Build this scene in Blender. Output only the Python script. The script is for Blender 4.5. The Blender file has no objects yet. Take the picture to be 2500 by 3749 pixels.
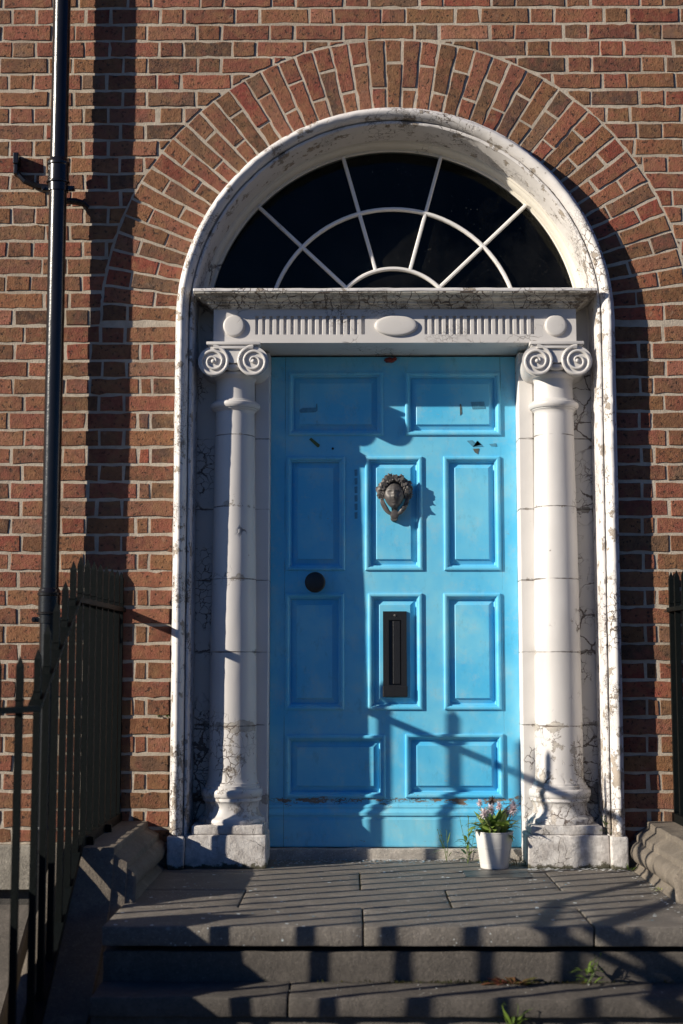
import bpy, bmesh, math, random
from math import radians, sin, cos, pi, sqrt, hypot
from mathutils import Vector
random.seed(7)
scene = bpy.context.scene
COL = scene.collection

# ------------------------------------------------------------------ camera
cam_d = bpy.data.cameras.new("camera")
cam = bpy.data.objects.new("camera", cam_d)
COL.objects.link(cam)
cam.location = (-.19, -6.0, .84)
cam.rotation_euler = (radians(96.03), 0, radians(.37))
cam_d.sensor_fit = 'HORIZONTAL'
cam_d.sensor_width = 24
cam_d.lens = 50.0
cam_d.clip_start = .1
cam_d.clip_end = 1000
cam_d.dof.use_dof = True
cam_d.dof.focus_distance = 6.15
cam_d.dof.aperture_fstop = 2.4
scene.camera = cam

# ------------------------------------------------------------------ light
SUN_AZ, SUN_EL = 66.0, 20.7          # azimuth from the wall's normal (towards the left), elevation
world = bpy.data.worlds.new("World")
scene.world = world
world.use_nodes = True
wn = world.node_tree
for n in list(wn.nodes):
    wn.nodes.remove(n)
sky = wn.nodes.new('ShaderNodeTexSky')
sky.sky_type = 'NISHITA'
sky.sun_disc = False
sky.sun_elevation = radians(SUN_EL)
sky.sun_rotation = radians(180 + SUN_AZ)
sky.ozone_density = 4.0
sky.dust_density = .3
sky.air_density = 1.0
bg = wn.nodes.new('ShaderNodeBackground')
bg.inputs[1].default_value = .032
wo = wn.nodes.new('ShaderNodeOutputWorld')
tint_n = wn.nodes.new('ShaderNodeVectorMath')
tint_n.operation = 'MULTIPLY'
tint_n.inputs[1].default_value = (.42, .84, 1.50)
wn.links.new(sky.outputs[0], tint_n.inputs[0])
wn.links.new(tint_n.outputs[0], bg.inputs[0])
wn.links.new(bg.outputs[0], wo.inputs[0])

sun_d = bpy.data.lights.new("sun", 'SUN')
sun_d.energy = 5.0
sun_d.angle = radians(.53)
sun_d.color = (1.0, .91, .77)
sun = bpy.data.objects.new("sun", sun_d)
COL.objects.link(sun)
_a, _e = radians(SUN_AZ), radians(SUN_EL)
to_sun = Vector((-sin(_a) * cos(_e), -cos(_a) * cos(_e), sin(_e)))
sun.rotation_euler = to_sun.to_track_quat('Z', 'Y').to_euler()

scene.view_settings.view_transform = 'Standard'
scene.view_settings.look = 'None'
scene.view_settings.exposure = .50
scene.view_settings.gamma = 1
scene.cycles.use_denoising = True
scene.cycles.max_bounces = 8


# ------------------------------------------------------------------ node helpers
class NT:
    def __init__(s, name):
        s.m = bpy.data.materials.new(name)
        s.m.use_nodes = True
        s.t = s.m.node_tree
        for n in list(s.t.nodes):
            s.t.nodes.remove(n)
        s.out = s.t.nodes.new('ShaderNodeOutputMaterial')
        s.b = s.t.nodes.new('ShaderNodeBsdfPrincipled')
        s.t.links.new(s.b.outputs[0], s.out.inputs[0])
        g = s.t.nodes.new('ShaderNodeNewGeometry')
        s.P = g.outputs['Position']

    def set(s, sock, v):
        if hasattr(v, 'node'):
            s.t.links.new(v, sock)
        elif isinstance(v, tuple) and len(v) == 3 and sock.type == 'RGBA':
            sock.default_value = (*v, 1)
        else:
            sock.default_value = v

    def bs(s, **k):
        for n, v in k.items():
            s.set(s.b.inputs[n.replace('_', ' ')], v)

    def math(s, op, a, b=0.0, c=None, clamp=False):
        n = s.t.nodes.new('ShaderNodeMath')
        n.operation = op
        n.use_clamp = clamp
        s.set(n.inputs[0], a)
        s.set(n.inputs[1], b)
        if c is not None:
            s.set(n.inputs[2], c)
        return n.outputs[0]

    def vmath(s, op, a, b):
        n = s.t.nodes.new('ShaderNodeVectorMath')
        n.operation = op
        s.set(n.inputs[0], a)
        s.set(n.inputs[1], b)
        return n.outputs[0]

    def xyz(s, v=None):
        n = s.t.nodes.new('ShaderNodeSeparateXYZ')
        s.set(n.inputs[0], v or s.P)
        return n.outputs

    def scale(s, v, k):
        return s.vmath('MULTIPLY', v, k)

    def noise(s, scale, detail=4, rough=.55, vec=None, col=False, dist=0):
        n = s.t.nodes.new('ShaderNodeTexNoise')
        s.set(n.inputs['Vector'], vec or s.P)
        n.inputs['Scale'].default_value = scale
        n.inputs['Detail'].default_value = detail
        n.inputs['Roughness'].default_value = rough
        n.inputs['Distortion'].default_value = dist
        return n.outputs[1 if col else 0]

    def vor(s, scale, feat='F1', vec=None, col=False, rnd=1):
        n = s.t.nodes.new('ShaderNodeTexVoronoi')
        n.feature = feat
        s.set(n.inputs['Vector'], vec or s.P)
        n.inputs['Scale'].default_value = scale
        n.inputs['Randomness'].default_value = rnd
        return n.outputs['Color' if col else 'Distance']

    def map(s, v, a, b, c=0., d=1., smooth=False):
        n = s.t.nodes.new('ShaderNodeMapRange')
        n.interpolation_type = 'SMOOTHSTEP' if smooth else 'LINEAR'
        s.set(n.inputs[0], v)
        for i, q in enumerate((a, b, c, d)):
            s.set(n.inputs[i + 1], q)
        return n.outputs[0]

    def mix(s, f, a, b, mode='MIX'):
        n = s.t.nodes.new('ShaderNodeMix')
        n.data_type = 'RGBA'
        n.blend_type = mode
        s.set(n.inputs[0], f)
        s.set(n.inputs[6], a)
        s.set(n.inputs[7], b)
        return n.outputs[2]

    def bump(s, h, strength=.5, dist=.01, normal=None):
        n = s.t.nodes.new('ShaderNodeBump')
        n.inputs['Strength'].default_value = strength
        n.inputs['Distance'].default_value = dist
        s.set(n.inputs['Height'], h)
        if normal is not None:
            s.set(n.inputs['Normal'], normal)
        return n.outputs[0]

    def attr(s, name):
        n = s.t.nodes.new('ShaderNodeAttribute')
        n.attribute_name = name
        return n.outputs['Color']


def mat_brick():
    t = NT("brick")
    base = t.attr('tint')
    mot = t.noise(45, 6, .7)
    c = t.mix(t.map(mot, .3, .75), t.mix(1., base, (.55, .50, .46), 'MULTIPLY'), base)
    och = t.map(t.noise(13, 6, .72), .44, .66, 0, .75)
    c = t.mix(och, c, (.255, .130, .058))
    rd = t.map(t.noise(10, 5, .7, vec=t.vmath('ADD', t.P, (1., 8., 4.))), .50, .70, 0, .65)
    c = t.mix(rd, c, (.275, .080, .052))
    dk = t.map(t.noise(17, 6, .75, vec=t.vmath('ADD', t.P, (7., 2., 9.))), .52, .72, 0, .7)
    c = t.mix(dk, c, (.095, .055, .035))
    ash = t.map(t.noise(23, 4, .6, vec=t.vmath('ADD', t.P, (5., 3., 1.))), .62, .80, 0, .45)
    c = t.mix(ash, c, (.36, .25, .18))
    spots = t.map(t.noise(62, 4, .6), .60, .67)
    c = t.mix(t.math('MULTIPLY', spots, .85), c, (.03, .018, .012))
    big = t.map(t.vor(26), .10, .18, .8, 0)
    big = t.math('MULTIPLY', big, t.map(t.noise(5, 2), .46, .54))
    c = t.mix(big, c, (.035, .022, .018))
    h = t.math('ADD', t.math('MULTIPLY', t.noise(160, 5, .7), .7), t.noise(40, 5, .65))
    h = t.math('SUBTRACT', h, t.math('MULTIPLY', spots, .8))
    t.bs(Base_Color=c, Roughness=.92, Normal=t.bump(h, .8, .006))
    return t.m


def mat_mortar():
    t = NT("lime_mortar")
    c = t.mix(t.map(t.noise(30, 5, .7), .3, .7), (.52, .45, .365), (.36, .305, .24))
    c = t.mix(t.map(t.noise(4, 3), .45, .65, 0, .65), c, (.27, .22, .17))
    t.bs(Base_Color=c, Roughness=.95, Normal=t.bump(t.noise(120, 5, .7), .7, .004))
    return t.m


def mat_paint(name, base=(.61, .585, .565), crack=.52, crack_scale=11, peel=.66, lowz=.10, joints=False,
              under=(.50, .46, .41), rough=.45, dirt=.0, relief=1., cz=.0, vert=1., psc=5.5):
    """old white gloss paint over stone: cracks, lifted flakes, bare patches"""
    t = NT(name)
    P = t.P
    x, y, z = t.xyz()
    d = t.vmath('SUBTRACT', t.noise(7, 5, .6, col=True), (.5, .5, .5))
    Pd = t.vmath('ADD', t.scale(P, (1., 1., vert)), t.scale(d, (.10 * vert, .10 * vert, .10 * vert)))
    near = t.map(z, .05, .75, lowz, 0)
    # cracks
    e1 = t.vor(crack_scale, 'DISTANCE_TO_EDGE', Pd)
    e2 = t.vor(crack_scale * 2.7, 'DISTANCE_TO_EDGE', Pd)
    msk = t.map(t.math('ADD', t.noise(2.6, 4, .6), t.math('ADD', near, cz)), crack, crack + .07)
    msk2 = t.map(t.math('ADD', t.noise(4.1, 3, .6, vec=t.vmath('ADD', P, (3., 1., 7.))), t.math('ADD', near, cz)), crack + .03, crack + .10)
    wid = t.map(t.noise(9, 3), .3, .7, .006, .045)
    c1 = t.math('MULTIPLY', t.map(t.math('SUBTRACT', e1, wid), 0., .012, 1, 0), msk)
    c2 = t.math('MULTIPLY', t.map(e2, .014, .034, 1, 0), msk2)
    cr = t.math('MAXIMUM', c1, c2)
    # peel
    pn = t.math('ADD', t.noise(psc, 9, .72), t.math('ADD', t.math('MULTIPLY', near, 1.3), -.0))
    if joints:
        fr = t.math('FRACT', t.math('DIVIDE', t.math('SUBTRACT', z, .2385 + .0), .3092))
        jd = t.math('ABSOLUTE', t.math('SUBTRACT', fr, .085))
        jn = t.map(jd, .0, .10, .13, 0)
        pn = t.math('ADD', pn, jn)
        jline = t.map(t.math('ADD', jd, t.math('MULTIPLY', t.math('SUBTRACT', t.noise(18, 4), .5), .035)), .003, .010, 1, 0)
        jline = t.math('MULTIPLY', jline, t.map(t.noise(9, 3), .38, .55))
        cr = t.math('MAXIMUM', cr, jline)
    pl = t.map(pn, peel, peel + .012)
    edge = t.math('MULTIPLY', t.map(t.math('ABSOLUTE', t.math('SUBTRACT', pn, peel + .006)), .0, .009, 1, 0), .8)
    var = t.mix(t.map(t.noise(3, 4), .35, .7), base, tuple(q * .90 for q in base))
    stone = t.mix(t.map(t.noise(28, 6, .7), .3, .7), under, tuple(q * .62 for q in under))
    stone = t.mix(t.map(t.noise(9, 4), .5, .7, 0, .5), stone, tuple(q * 1.25 for q in under))
    c = t.mix(pl, var, stone)
    c = t.mix(edge, c, (.10, .07, .055))
    c = t.mix(t.math('MULTIPLY', cr, .9), c, (.085, .055, .04))
    if dirt:
        dm = t.map(t.noise(8, 7, .7), .60 - dirt, .70 - dirt * .6, 0, .75)
        c = t.mix(dm, c, (.14, .115, .085))
    h = t.math('SUBTRACT', t.math('MULTIPLY', t.noise(14, 3), .15), t.math('MULTIPLY', pl, .5))
    h = t.math('SUBTRACT', h, cr)
    h = t.math('ADD', h, t.math('MULTIPLY', t.noise(130, 4, .7), t.math('ADD', .03, t.math('MULTIPLY', pl, .35))))
    t.bs(Base_Color=c, Roughness=t.mix(pl, (rough,) * 3, (.9,) * 3), Normal=t.bump(h, .75, .0045 * relief))
    return t.m


def mat_door():
    t = NT("blue_gloss_paint")
    x, y, z = t.xyz()
    P = t.P
    base = t.mix(t.map(t.noise(3.2, 4, .6), .35, .7), (.080, .480, .780), (.215, .605, .775))
    base = t.mix(t.map(t.noise(7, 5, .7, vec=t.vmath('ADD', P, (4., 0., 2.))), .56, .74, 0, .6), base, (.045, .44, .80))
    low = t.map(z, .05, .40, .26, 0)
    band = t.math('MULTIPLY', t.map(z, .205, .25, 0, 1), t.map(z, .25, .275, 1, 0))
    d = t.vmath('SUBTRACT', t.noise(16, 5, .6, col=True), (.5, .5, .5))
    Pd = t.vmath('ADD', t.scale(P, (1., 1., 1.6)), t.scale(d, (.05, .05, .05)))
    e = t.vor(30, 'DISTANCE_TO_EDGE', Pd)
    msk = t.map(t.math('ADD', t.math('MULTIPLY', t.noise(7, 4), .8), t.math('ADD', t.math('MULTIPLY', band, .32), t.math('MULTIPLY', low, .22))), .64, .70)
    cr = t.math('MULTIPLY', t.map(e, .01, .05, 1, 0), msk)
    pn = t.math('ADD', t.noise(26, 6, .7, vec=t.scale(P, (.7, 1., 2.2))), t.math('ADD', t.math('MULTIPLY', band, .215), t.math('MULTIPLY', low, .15)))
    pl = t.map(pn, .715, .73)
    c = t.mix(pl, base, (.20, .155, .12))
    c = t.mix(cr, c, (.035, .04, .045))
    # joints between stiles and rails
    def vline(x0, w=.0011):
        return t.map(t.math('ABSOLUTE', t.math('SUBTRACT', t.math('ADD', x, t.math('MULTIPLY', t.noise(20, 2), .0015)), x0)), w * .5, w * 1.4, 1, 0)
    ln = t.math('MAXIMUM', vline(-.4795), vline(.4775))
    ln = t.math('MULTIPLY', ln, t.map(t.noise(6, 3), .40, .55, 0, .75))
    c = t.mix(ln, c, (.02, .09, .16))
    # dust greying and scuffs
    gr = t.map(t.noise(13, 8, .78), .52, .74, 0, .42)
    c = t.mix(gr, c, (.46, .56, .56))
    dk = t.map(t.noise(19, 7, .78, vec=t.vmath('ADD', t.scale(P, (1., 1., .45)), (3., 3., 3.))), .56, .72, 0, .40)
    c = t.mix(dk, c, (.06, .20, .30))
    sc = t.map(t.noise(70, 3, .6, vec=t.scale(P, (.35, 1., 1.5))), .70, .74, 0, .6)
    sc = t.math('MULTIPLY', sc, t.map(t.noise(4, 3), .48, .60))
    c = t.mix(sc, c, (.35, .42, .42))
    h = t.math('SUBTRACT', t.math('MULTIPLY', t.noise(9, 3), .2), t.math('MULTIPLY', pl, .6))
    h = t.math('SUBTRACT', h, t.math('ADD', cr, ln))
    h = t.math('ADD', h, t.math('MULTIPLY', t.noise(60, 4, .6, vec=t.scale(P, (1., 1., .12))), .12))
    t.bs(Base_Color=c, Roughness=.38, Normal=t.bump(h, .6, .003))
    return t.m


def mat_stone(name, a=(.20, .18, .155), b=(.13, .115, .10), moss=0., rough=.85, flecks=False, zgreen=None):
    t = NT(name)
    c = t.mix(t.map(t.noise(60, 6, .75), .3, .7), a, b)
    c = t.mix(t.map(t.noise(2.3, 6, .7), .42, .66, 0, .85), c, tuple(q * .55 for q in a))
    c = t.mix(t.map(t.noise(6, 6, .75, vec=t.vmath('ADD', t.P, (4., 4., 4.))), .52, .66, 0, .5), c, tuple(q * 1.45 for q in a))
    c = t.mix(t.map(t.noise(200, 2, .5), .62, .7, 0, .5), c, tuple(min(1, q * 1.9) for q in a))
    c = t.mix(t.map(t.noise(150, 2, .5, vec=t.vmath('ADD', t.P, (9., 9., 9.))), .62, .7, 0, .6), c, tuple(q * .3 for q in a))
    if flecks:
        f = t.vor(17, vec=t.scale(t.P, (1., 1., 1.)))
        n = t.noise(2.5, 3)
        fm = t.math('MULTIPLY', t.map(f, .10, .13, 1, 0), t.map(n, .50, .54))
        c = t.mix(fm, c, (.60, .68, .70))
        f2 = t.vor(55)
        fm2 = t.math('MULTIPLY', t.map(f2, .10, .14, 1, 0), t.map(t.noise(3.3, 3), .50, .6))
        c = t.mix(fm2, c, (.62, .66, .66))
    if moss:
        m = t.map(t.noise(9, 6, .7), .72 - moss, .80 - moss, 0, .85)
        c = t.mix(m, c, (.045, .06, .015))
    h = t.math('ADD', t.noise(90, 6, .75), t.math('MULTIPLY', t.noise(12, 4, .6), 1.2))
    t.bs(Base_Color=c, Roughness=rough, Normal=t.bump(h, .55, .006))
    return t.m


def mat_plinth():
    t = NT("limewashed_plinth")
    x, y, z = t.xyz()
    n = t.noise(16, 8, .72)
    c = t.mix(t.map(n, .40, .62), (.66, .63, .60), (.40, .37, .35))
    c = t.mix(t.map(t.noise(40, 6, .7), .55, .70, 0, .7), c, (.25, .23, .21))
    c = t.mix(t.map(t.noise(7, 5, .7, vec=t.vmath('ADD', t.P, (2., 2., 0.))), .62, .72, 0, .8), c, (.74, .72, .70))
    mo = t.math('ADD', t.noise(20, 6, .75), t.map(z, 0., .055, .32, -.25))
    c = t.mix(t.map(mo, .62, .70, 0, .9), c, (.055, .05, .022))
    e = t.vor(13, 'DISTANCE_TO_EDGE', t.vmath('ADD', t.P, t.scale(t.noise(8, 4, col=True), (.1, .1, .1))))
    cr = t.math('MULTIPLY', t.map(e, .003, .013, .8, 0), t.map(t.noise(5, 3), .56, .62))
    c = t.mix(cr, c, (.10, .08, .06))
    h = t.math('SUBTRACT', t.math('ADD', n, t.math('MULTIPLY', t.noise(90, 5, .75), .5)), cr)
    t.bs(Base_Color=c, Roughness=.9, Normal=t.bump(h, .85, .008))
    return t.m


def mat_simple(name, col, rough=.5, metal=0., var=.3, bump=.3, nscale=30, bd=.003, **k):
    t = NT(name)
    c = t.mix(t.map(t.noise(nscale, 5, .65), .3, .7), col, tuple(q * (1 - var) for q in col))
    t.bs(Base_Color=c, Roughness=rough, Metallic=metal, Normal=t.bump(t.noise(nscale * 2, 5, .6), bump, bd), **k)
    return t.m


def mat_leaf(name, a, b, trans=.25):
    t = NT(name)
    c = t.mix(t.map(t.noise(22, 3), .35, .65), a, b)
    t.bs(Base_Color=c, Roughness=.5)
    tr = t.t.nodes.new('ShaderNodeBsdfTranslucent')
    t.set(tr.inputs[0], c)
    mx = t.t.nodes.new('ShaderNodeMixShader')
    mx.inputs[0].default_value = trans
    t.t.links.new(t.b.outputs[0], mx.inputs[1])
    t.t.links.new(tr.outputs[0], mx.inputs[2])
    t.t.links.new(mx.outputs[0], t.out.inputs[0])
    return t.m


def mat_glass():
    t = NT("window_glass")
    tr = t.t.nodes.new('ShaderNodeBsdfTransparent')
    tr.inputs[0].default_value = (.75, .8, .8, 1)
    gl = t.t.nodes.new('ShaderNodeBsdfGlossy')
    gl.inputs['Roughness'].default_value = .03
    gl.inputs['Color'].default_value = (.85, .85, .72, 1)
    t.set(gl.inputs['Normal'], t.bump(t.noise(2.2, 2), .25, .02))
    fr = t.t.nodes.new('ShaderNodeFresnel')
    fr.inputs[0].default_value = 1.3
    mx = t.t.nodes.new('ShaderNodeMixShader')
    t.t.links.new(fr.outputs[0], mx.inputs[0])
    t.t.links.new(tr.outputs[0], mx.inputs[1])
    t.t.links.new(gl.outputs[0], mx.inputs[2])
    df = t.t.nodes.new('ShaderNodeBsdfDiffuse')
    df.inputs[0].default_value = (.6, .6, .58, 1)
    m2 = t.t.nodes.new('ShaderNodeMixShader')
    sp = t.math('MULTIPLY', t.map(t.vor(60), .05, .09, .5, 0), t.map(t.noise(3, 2), .5, .6))
    du = t.math('ADD', sp, t.map(t.noise(2.2, 6, .7), .40, .75, 0, .018))
    t.set(m2.inputs[0], du)
    t.t.links.new(mx.outputs[0], m2.inputs[1])
    t.t.links.new(df.outputs[0], m2.inputs[2])
    t.t.links.new(m2.outputs[0], t.out.inputs[0])
    return t.m


M = dict(
    brick=mat_brick(), mortar=mat_mortar(),
    white=mat_paint("white_gloss_paint", joints=True, crack=.60, peel=.66, lowz=.165, crack_scale=9),
    frieze=mat_paint("white_frieze_paint", crack=.575, crack_scale=24, peel=.72, lowz=0, cz=.0),
    casing=mat_paint("flaking_casing_paint", base=(.70, .67, .65), crack=.53, crack_scale=30, psc=15, peel=.575, lowz=.06,
                     under=(.42, .36, .30), relief=2.2),
    soffit=mat_paint("cream_soffit_paint", base=(.72, .68, .60), crack=.60, crack_scale=9, peel=.66, lowz=0, dirt=.0),
    cornice=mat_paint("weathered_cornice_paint", base=(.66, .61, .52), crack=.40, crack_scale=20, peel=.58, lowz=0, vert=.35,
                      dirt=.13, under=(.26, .21, .165)),
    back=mat_paint("crazed_render_paint", base=(.62, .59, .55), crack=.47, crack_scale=11, peel=.66, lowz=.10,
                   joints=True, under=(.36, .33, .29)),
    jamb=mat_paint("jamb_paint", base=(.68, .655, .63), crack=.66, crack_scale=9, peel=.74, lowz=.16, joints=True),
    plinth=mat_plinth(),
    door=mat_door(),
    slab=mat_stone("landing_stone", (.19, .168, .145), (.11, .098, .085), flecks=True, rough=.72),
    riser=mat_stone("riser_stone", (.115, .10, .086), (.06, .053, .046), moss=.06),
    coping=mat_stone("coping_stone", (.19, .16, .125), (.12, .10, .082), moss=.0),
    granite=mat_stone("granite", (.34, .31, .26), (.15, .135, .115)),
    area=mat_stone("area_render", (.08, .074, .068), (.05, .047, .044)),
    pave=mat_stone("paving", (.16, .15, .135), (.11, .10, .09)),
    road=mat_stone("asphalt", (.055, .053, .05), (.04, .04, .04)),
    doorstep=mat_stone("doorstep_stone", (.48, .44, .39), (.30, .27, .24), rough=.9),
    iron=mat_simple("black_railing_paint", (.004, .006, .006), .55, 0, .4, .35, 60, Specular_IOR_Level=.12),
    pipe=mat_simple("black_pipe_paint", (.010, .0095, .0105), .26, 0, .3, .30, 14, .004, Specular_IOR_Level=.42, Coat_Weight=.12, Coat_Roughness=.12),
    black=mat_simple("black_door_furniture", (.012, .012, .013), .42, 0, .3, .4, 90),
    bronze=mat_simple("bronze_knocker", (.115, .105, .10), .5, .15, .5, .3, 55, .0012),
    pot=mat_simple("white_enamel_pot", (.70, .685, .65), .42, 0, .22, .2, 9),
    soil=mat_simple("potting_soil", (.05, .035, .02), .95, 0, .4, .9, 90),
    leaf=mat_leaf("green_leaf", (.26, .36, .08), (.13, .23, .03)),
    leafp=mat_leaf("pale_leaf", (.36, .38, .16), (.22, .28, .09)),
    weed=mat_leaf("weed_leaf", (.16, .24, .04), (.08, .14, .02)),
    redleaf=mat_leaf("red_leaf", (.20, .05, .04), (.08, .09, .02)),
    straw=mat_leaf("dry_straw", (.34, .22, .09), (.18, .11, .05)),
    petal=mat_leaf("lilac_petal", (.78, .64, .68), (.86, .80, .80), .3),
    petalc=mat_leaf("dried_bloom", (.16, .10, .08), (.26, .18, .15), .1),
    dark=mat_simple("dark_interior", (.012, .013, .016), .9),
    slate=mat_simple("slate_strip", (.07, .07, .068), .5, 0, .4, .3, 40),
    flake=mat_simple("paint_flake", (.70, .72, .72), .6, 0, .2),
    flakeb=mat_simple("blue_paint_flake", (.10, .38, .56), .6, 0, .3),
    tape=mat_simple("brown_tape", (.13, .15, .13), .3, 0, .5, .5, 80),
    tapeb=mat_simple("tape_residue", (.10, .32, .47), .3, 0, .4, .5, 60),
    wax=mat_simple("red_wax", (.22, .018, .012), .35, 0, .4, .6, 90, .006),
    green=mat_simple("green_tape", (.09, .13, .03), .5, 0, .3, .4, 80),
    bar=mat_paint("glazing_bar_paint", base=(.80, .78, .76), crack=.62, crack_scale=24, peel=.74, lowz=0),
    glass=mat_glass(),
    moss=mat_leaf("moss", (.06, .08, .015), (.10, .085, .02), .1),
)


# ------------------------------------------------------------------ mesh helpers
def tag(o, label=None, cat=None, group=None, kind=None):
    if label: o['label'] = label
    if cat: o['category'] = cat
    if group: o['group'] = group
    if kind: o['kind'] = kind
    return o


def empty(name, loc, label, cat, group=None, kind=None):
    o = bpy.data.objects.new(name, None)
    COL.objects.link(o)
    o.location = loc
    o.empty_display_size = .1
    return tag(o, label, cat, group, kind)


def origin(p):
    v = Vector((0, 0, 0))
    while p is not None:
        v += p.location
        p = p.parent
    return v


def obj(name, bm, mats, parent=None, smooth=False, label=None, recalc=True, auto=None):
    if recalc:
        bmesh.ops.recalc_face_normals(bm, faces=bm.faces)
    if parent is not None:
        off = origin(parent)
        for v in bm.verts:
            v.co -= off
    me = bpy.data.meshes.new(name)
    bm.to_mesh(me)
    bm.free()
    if not isinstance(mats, (list, tuple)):
        mats = [mats]
    for m in mats:
        me.materials.append(m)
    if smooth or auto:
        me.polygons.foreach_set('use_smooth', [True] * len(me.polygons))
    if auto:
        me.set_sharp_from_angle(angle=radians(auto))
    o = bpy.data.objects.new(name, me)
    COL.objects.link(o)
    o.parent = parent
    if label: o['label'] = label
    return o


def box(bm, x0, x1, y0, y1, z0, z1, bev=0., mi=0):
    vs = [bm.verts.new((x, y, z)) for z in (z0, z1) for y in (y0, y1) for x in (x0, x1)]
    fs = []
    for f in ((0, 1, 3, 2), (4, 6, 7, 5), (0, 4, 5, 1), (2, 3, 7, 6), (0, 2, 6, 4), (1, 5, 7, 3)):
        q = bm.faces.new([vs[i] for i in f])
        q.material_index = mi
        fs.append(q)
    if bev:
        es = {e for f in fs for e in f.edges}
        bmesh.ops.bevel(bm, geom=list(es), offset=bev, segments=2, affect='EDGES', profile=.6)
    return vs


def rough_box(bm, x0, x1, y0, y1, z0, z1, seg=.04, amp=.003, bev=.006):
    """box whose faces are subdivided and worn"""
    b2 = bmesh.new()
    box(b2, x0, x1, y0, y1, z0, z1)
    for ax, (a, b) in enumerate(((x0, x1), (y0, y1), (z0, z1))):
        n = min(60, int((b - a) / seg))
        for i in range(1, n):
            co = [0, 0, 0]; co[ax] = a + (b - a) * i / n
            no = [0, 0, 0]; no[ax] = 1
            bmesh.ops.bisect_plane(b2, geom=b2.verts[:] + b2.edges[:] + b2.faces[:], plane_co=co, plane_no=no)
    es = [e for e in b2.edges if len(e.link_faces) == 2 and e.calc_face_angle(0) > .5]
    bmesh.ops.bevel(b2, geom=es, offset=bev, segments=2, affect='EDGES', profile=.5)
    from mathutils import noise as mn
    for v in b2.verts:
        n = mn.noise_vector(v.co * 14) * amp + mn.noise_vector(v.co * 45) * amp * .5
        v.co += n
    me = bpy.data.meshes.new('tmp')
    b2.to_mesh(me); b2.free()
    bm.from_mesh(me)
    bpy.data.meshes.remove(me)


def loft(bm, rings, closed_ring=True, closed_path=False, caps=False):
    rv = [[bm.verts.new(p) for p in r] for r in rings]
    n = len(rv[0])
    m = len(rv)
    for i in range(m if closed_path else m - 1):
        a, b = rv[i], rv[(i + 1) % m]
        for j in range(n if closed_ring else n - 1):
            k = (j + 1) % n
            try:
                bm.faces.new((a[j], a[k], b[k], b[j]))
            except ValueError:
                pass
    if caps and not closed_path:
        bm.faces.new(rv[0][::-1])
        bm.faces.new(rv[-1])
    return rv


def lathe(bm, prof, cx=0, cy=0, n=32, caps=True):
    rings = [[(cx + r * cos(2 * pi * i / n), cy + r * sin(2 * pi * i / n), z) for i in range(n)] for z, r in prof]
    return loft(bm, rings, True, False, caps)


def tube(bm, pts, rad, n=8, caps=True):
    pts = [Vector(p) for p in pts]
    if not hasattr(rad, '__len__'):
        rad = [rad] * len(pts)
    rings = []
    up = Vector((.31, .2, .93))
    for i, p in enumerate(pts):
        t = (pts[min(i + 1, len(pts) - 1)] - pts[max(i - 1, 0)]).normalized()
        a = t.cross(up)
        if a.length < .1:
            a = t.cross(Vector((1, 0, 0)))
        a.normalize()
        b = t.cross(a)
        rings.append([p + (a * cos(2 * pi * k / n) + b * sin(2 * pi * k / n)) * rad[i] for k in range(n)])
    loft(bm, rings, True, False, caps)


def prism(bm, outline, y0, y1, caps=(True, True)):
    """outline in (x,z), extruded along y"""
    a = [bm.verts.new((x, y0, z)) for x, z in outline]
    b = [bm.verts.new((x, y1, z)) for x, z in outline]
    n = len(a)
    for i in range(n):
        bm.faces.new((a[i], a[(i + 1) % n], b[(i + 1) % n], b[i]))
    if caps[0]: bm.faces.new(a)
    if caps[1]: bm.faces.new(b[::-1])


def blob(bm, c, r, seed=0, amp=.25, sub=2, flat=(1, 1, 1)):
    g = bmesh.ops.create_icosphere(bm, subdivisions=sub, radius=1)
    from mathutils import noise as mn
    for v in g['verts']:
        k = 1 + amp * mn.noise(v.co * 1.7 + Vector((seed * 3.1, seed, 0)))
        v.co = Vector((c[0] + v.co.x * r * flat[0] * k, c[1] + v.co.y * r * flat[1] * k, c[2] + v.co.z * r * flat[2] * k))


rnd = random.Random(11)

# ================================================================== GROUND
bm = bmesh.new()
box(bm, -400, 400, -400, 60, -3.2, -2.8)
tag(obj('ground', bm, M['area']), kind='structure')
bm = bmesh.new()
box(bm, -60, 60, -5.2, -2.75, -2.79, -.775)
tag(obj('pavement', bm, M['pave']), kind='structure')
bm = bmesh.new()
box(bm, -200, 200, -300, -5.35, -2.79, -.90)
tag(obj('road', bm, M['road']), kind='structure')
bm = bmesh.new()
rough_box(bm, -8, 8, -5.35, -5.2, -2.79, -.77, .5, .002, .01)
tag(obj('kerb', bm, M['granite']), kind='structure')

# ================================================================== BRICK WALL
CZ, RI, RO = 2.297, .915, 1.258
G1, G2, ZM = .0764, .0751, 1.3774
lines = [ZM]
while lines[-1] < 4.75: lines.append(lines[-1] + G2)
lo = [ZM]
while lo[-1] > .13: lo.append(lo[-1] - G1)
lines = sorted(set(lo + lines))
J = .0122
XW = 3.1

PAL = [((.36, .125, .075), 5), ((.33, .105, .065), 5), ((.32, .145, .065), 5), ((.27, .125, .06), 4), ((.38, .16, .10), 3),
       ((.20, .10, .055), 2.2), ((.13, .075, .05), .9), ((.36, .08, .05), 1.6), ((.26, .15, .10), .8)]


def tint():
    s = sum(w for _, w in PAL) * rnd.random()
    for c, w in PAL:
        s -= w
        if s <= 0: break
    k = .86 * rnd.uniform(.66, 1.24)
    av = (.285, .125, .080)
    return tuple(min(1, (q * .86 + m * .14) * k * rnd.uniform(.94, 1.06)) for q, m in zip(c, av))


wall = empty('brick_wall', (0, 0, 0), "weathered red and brown brick wall with pale mortar around the arched doorway", "wall")

tints = []


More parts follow.
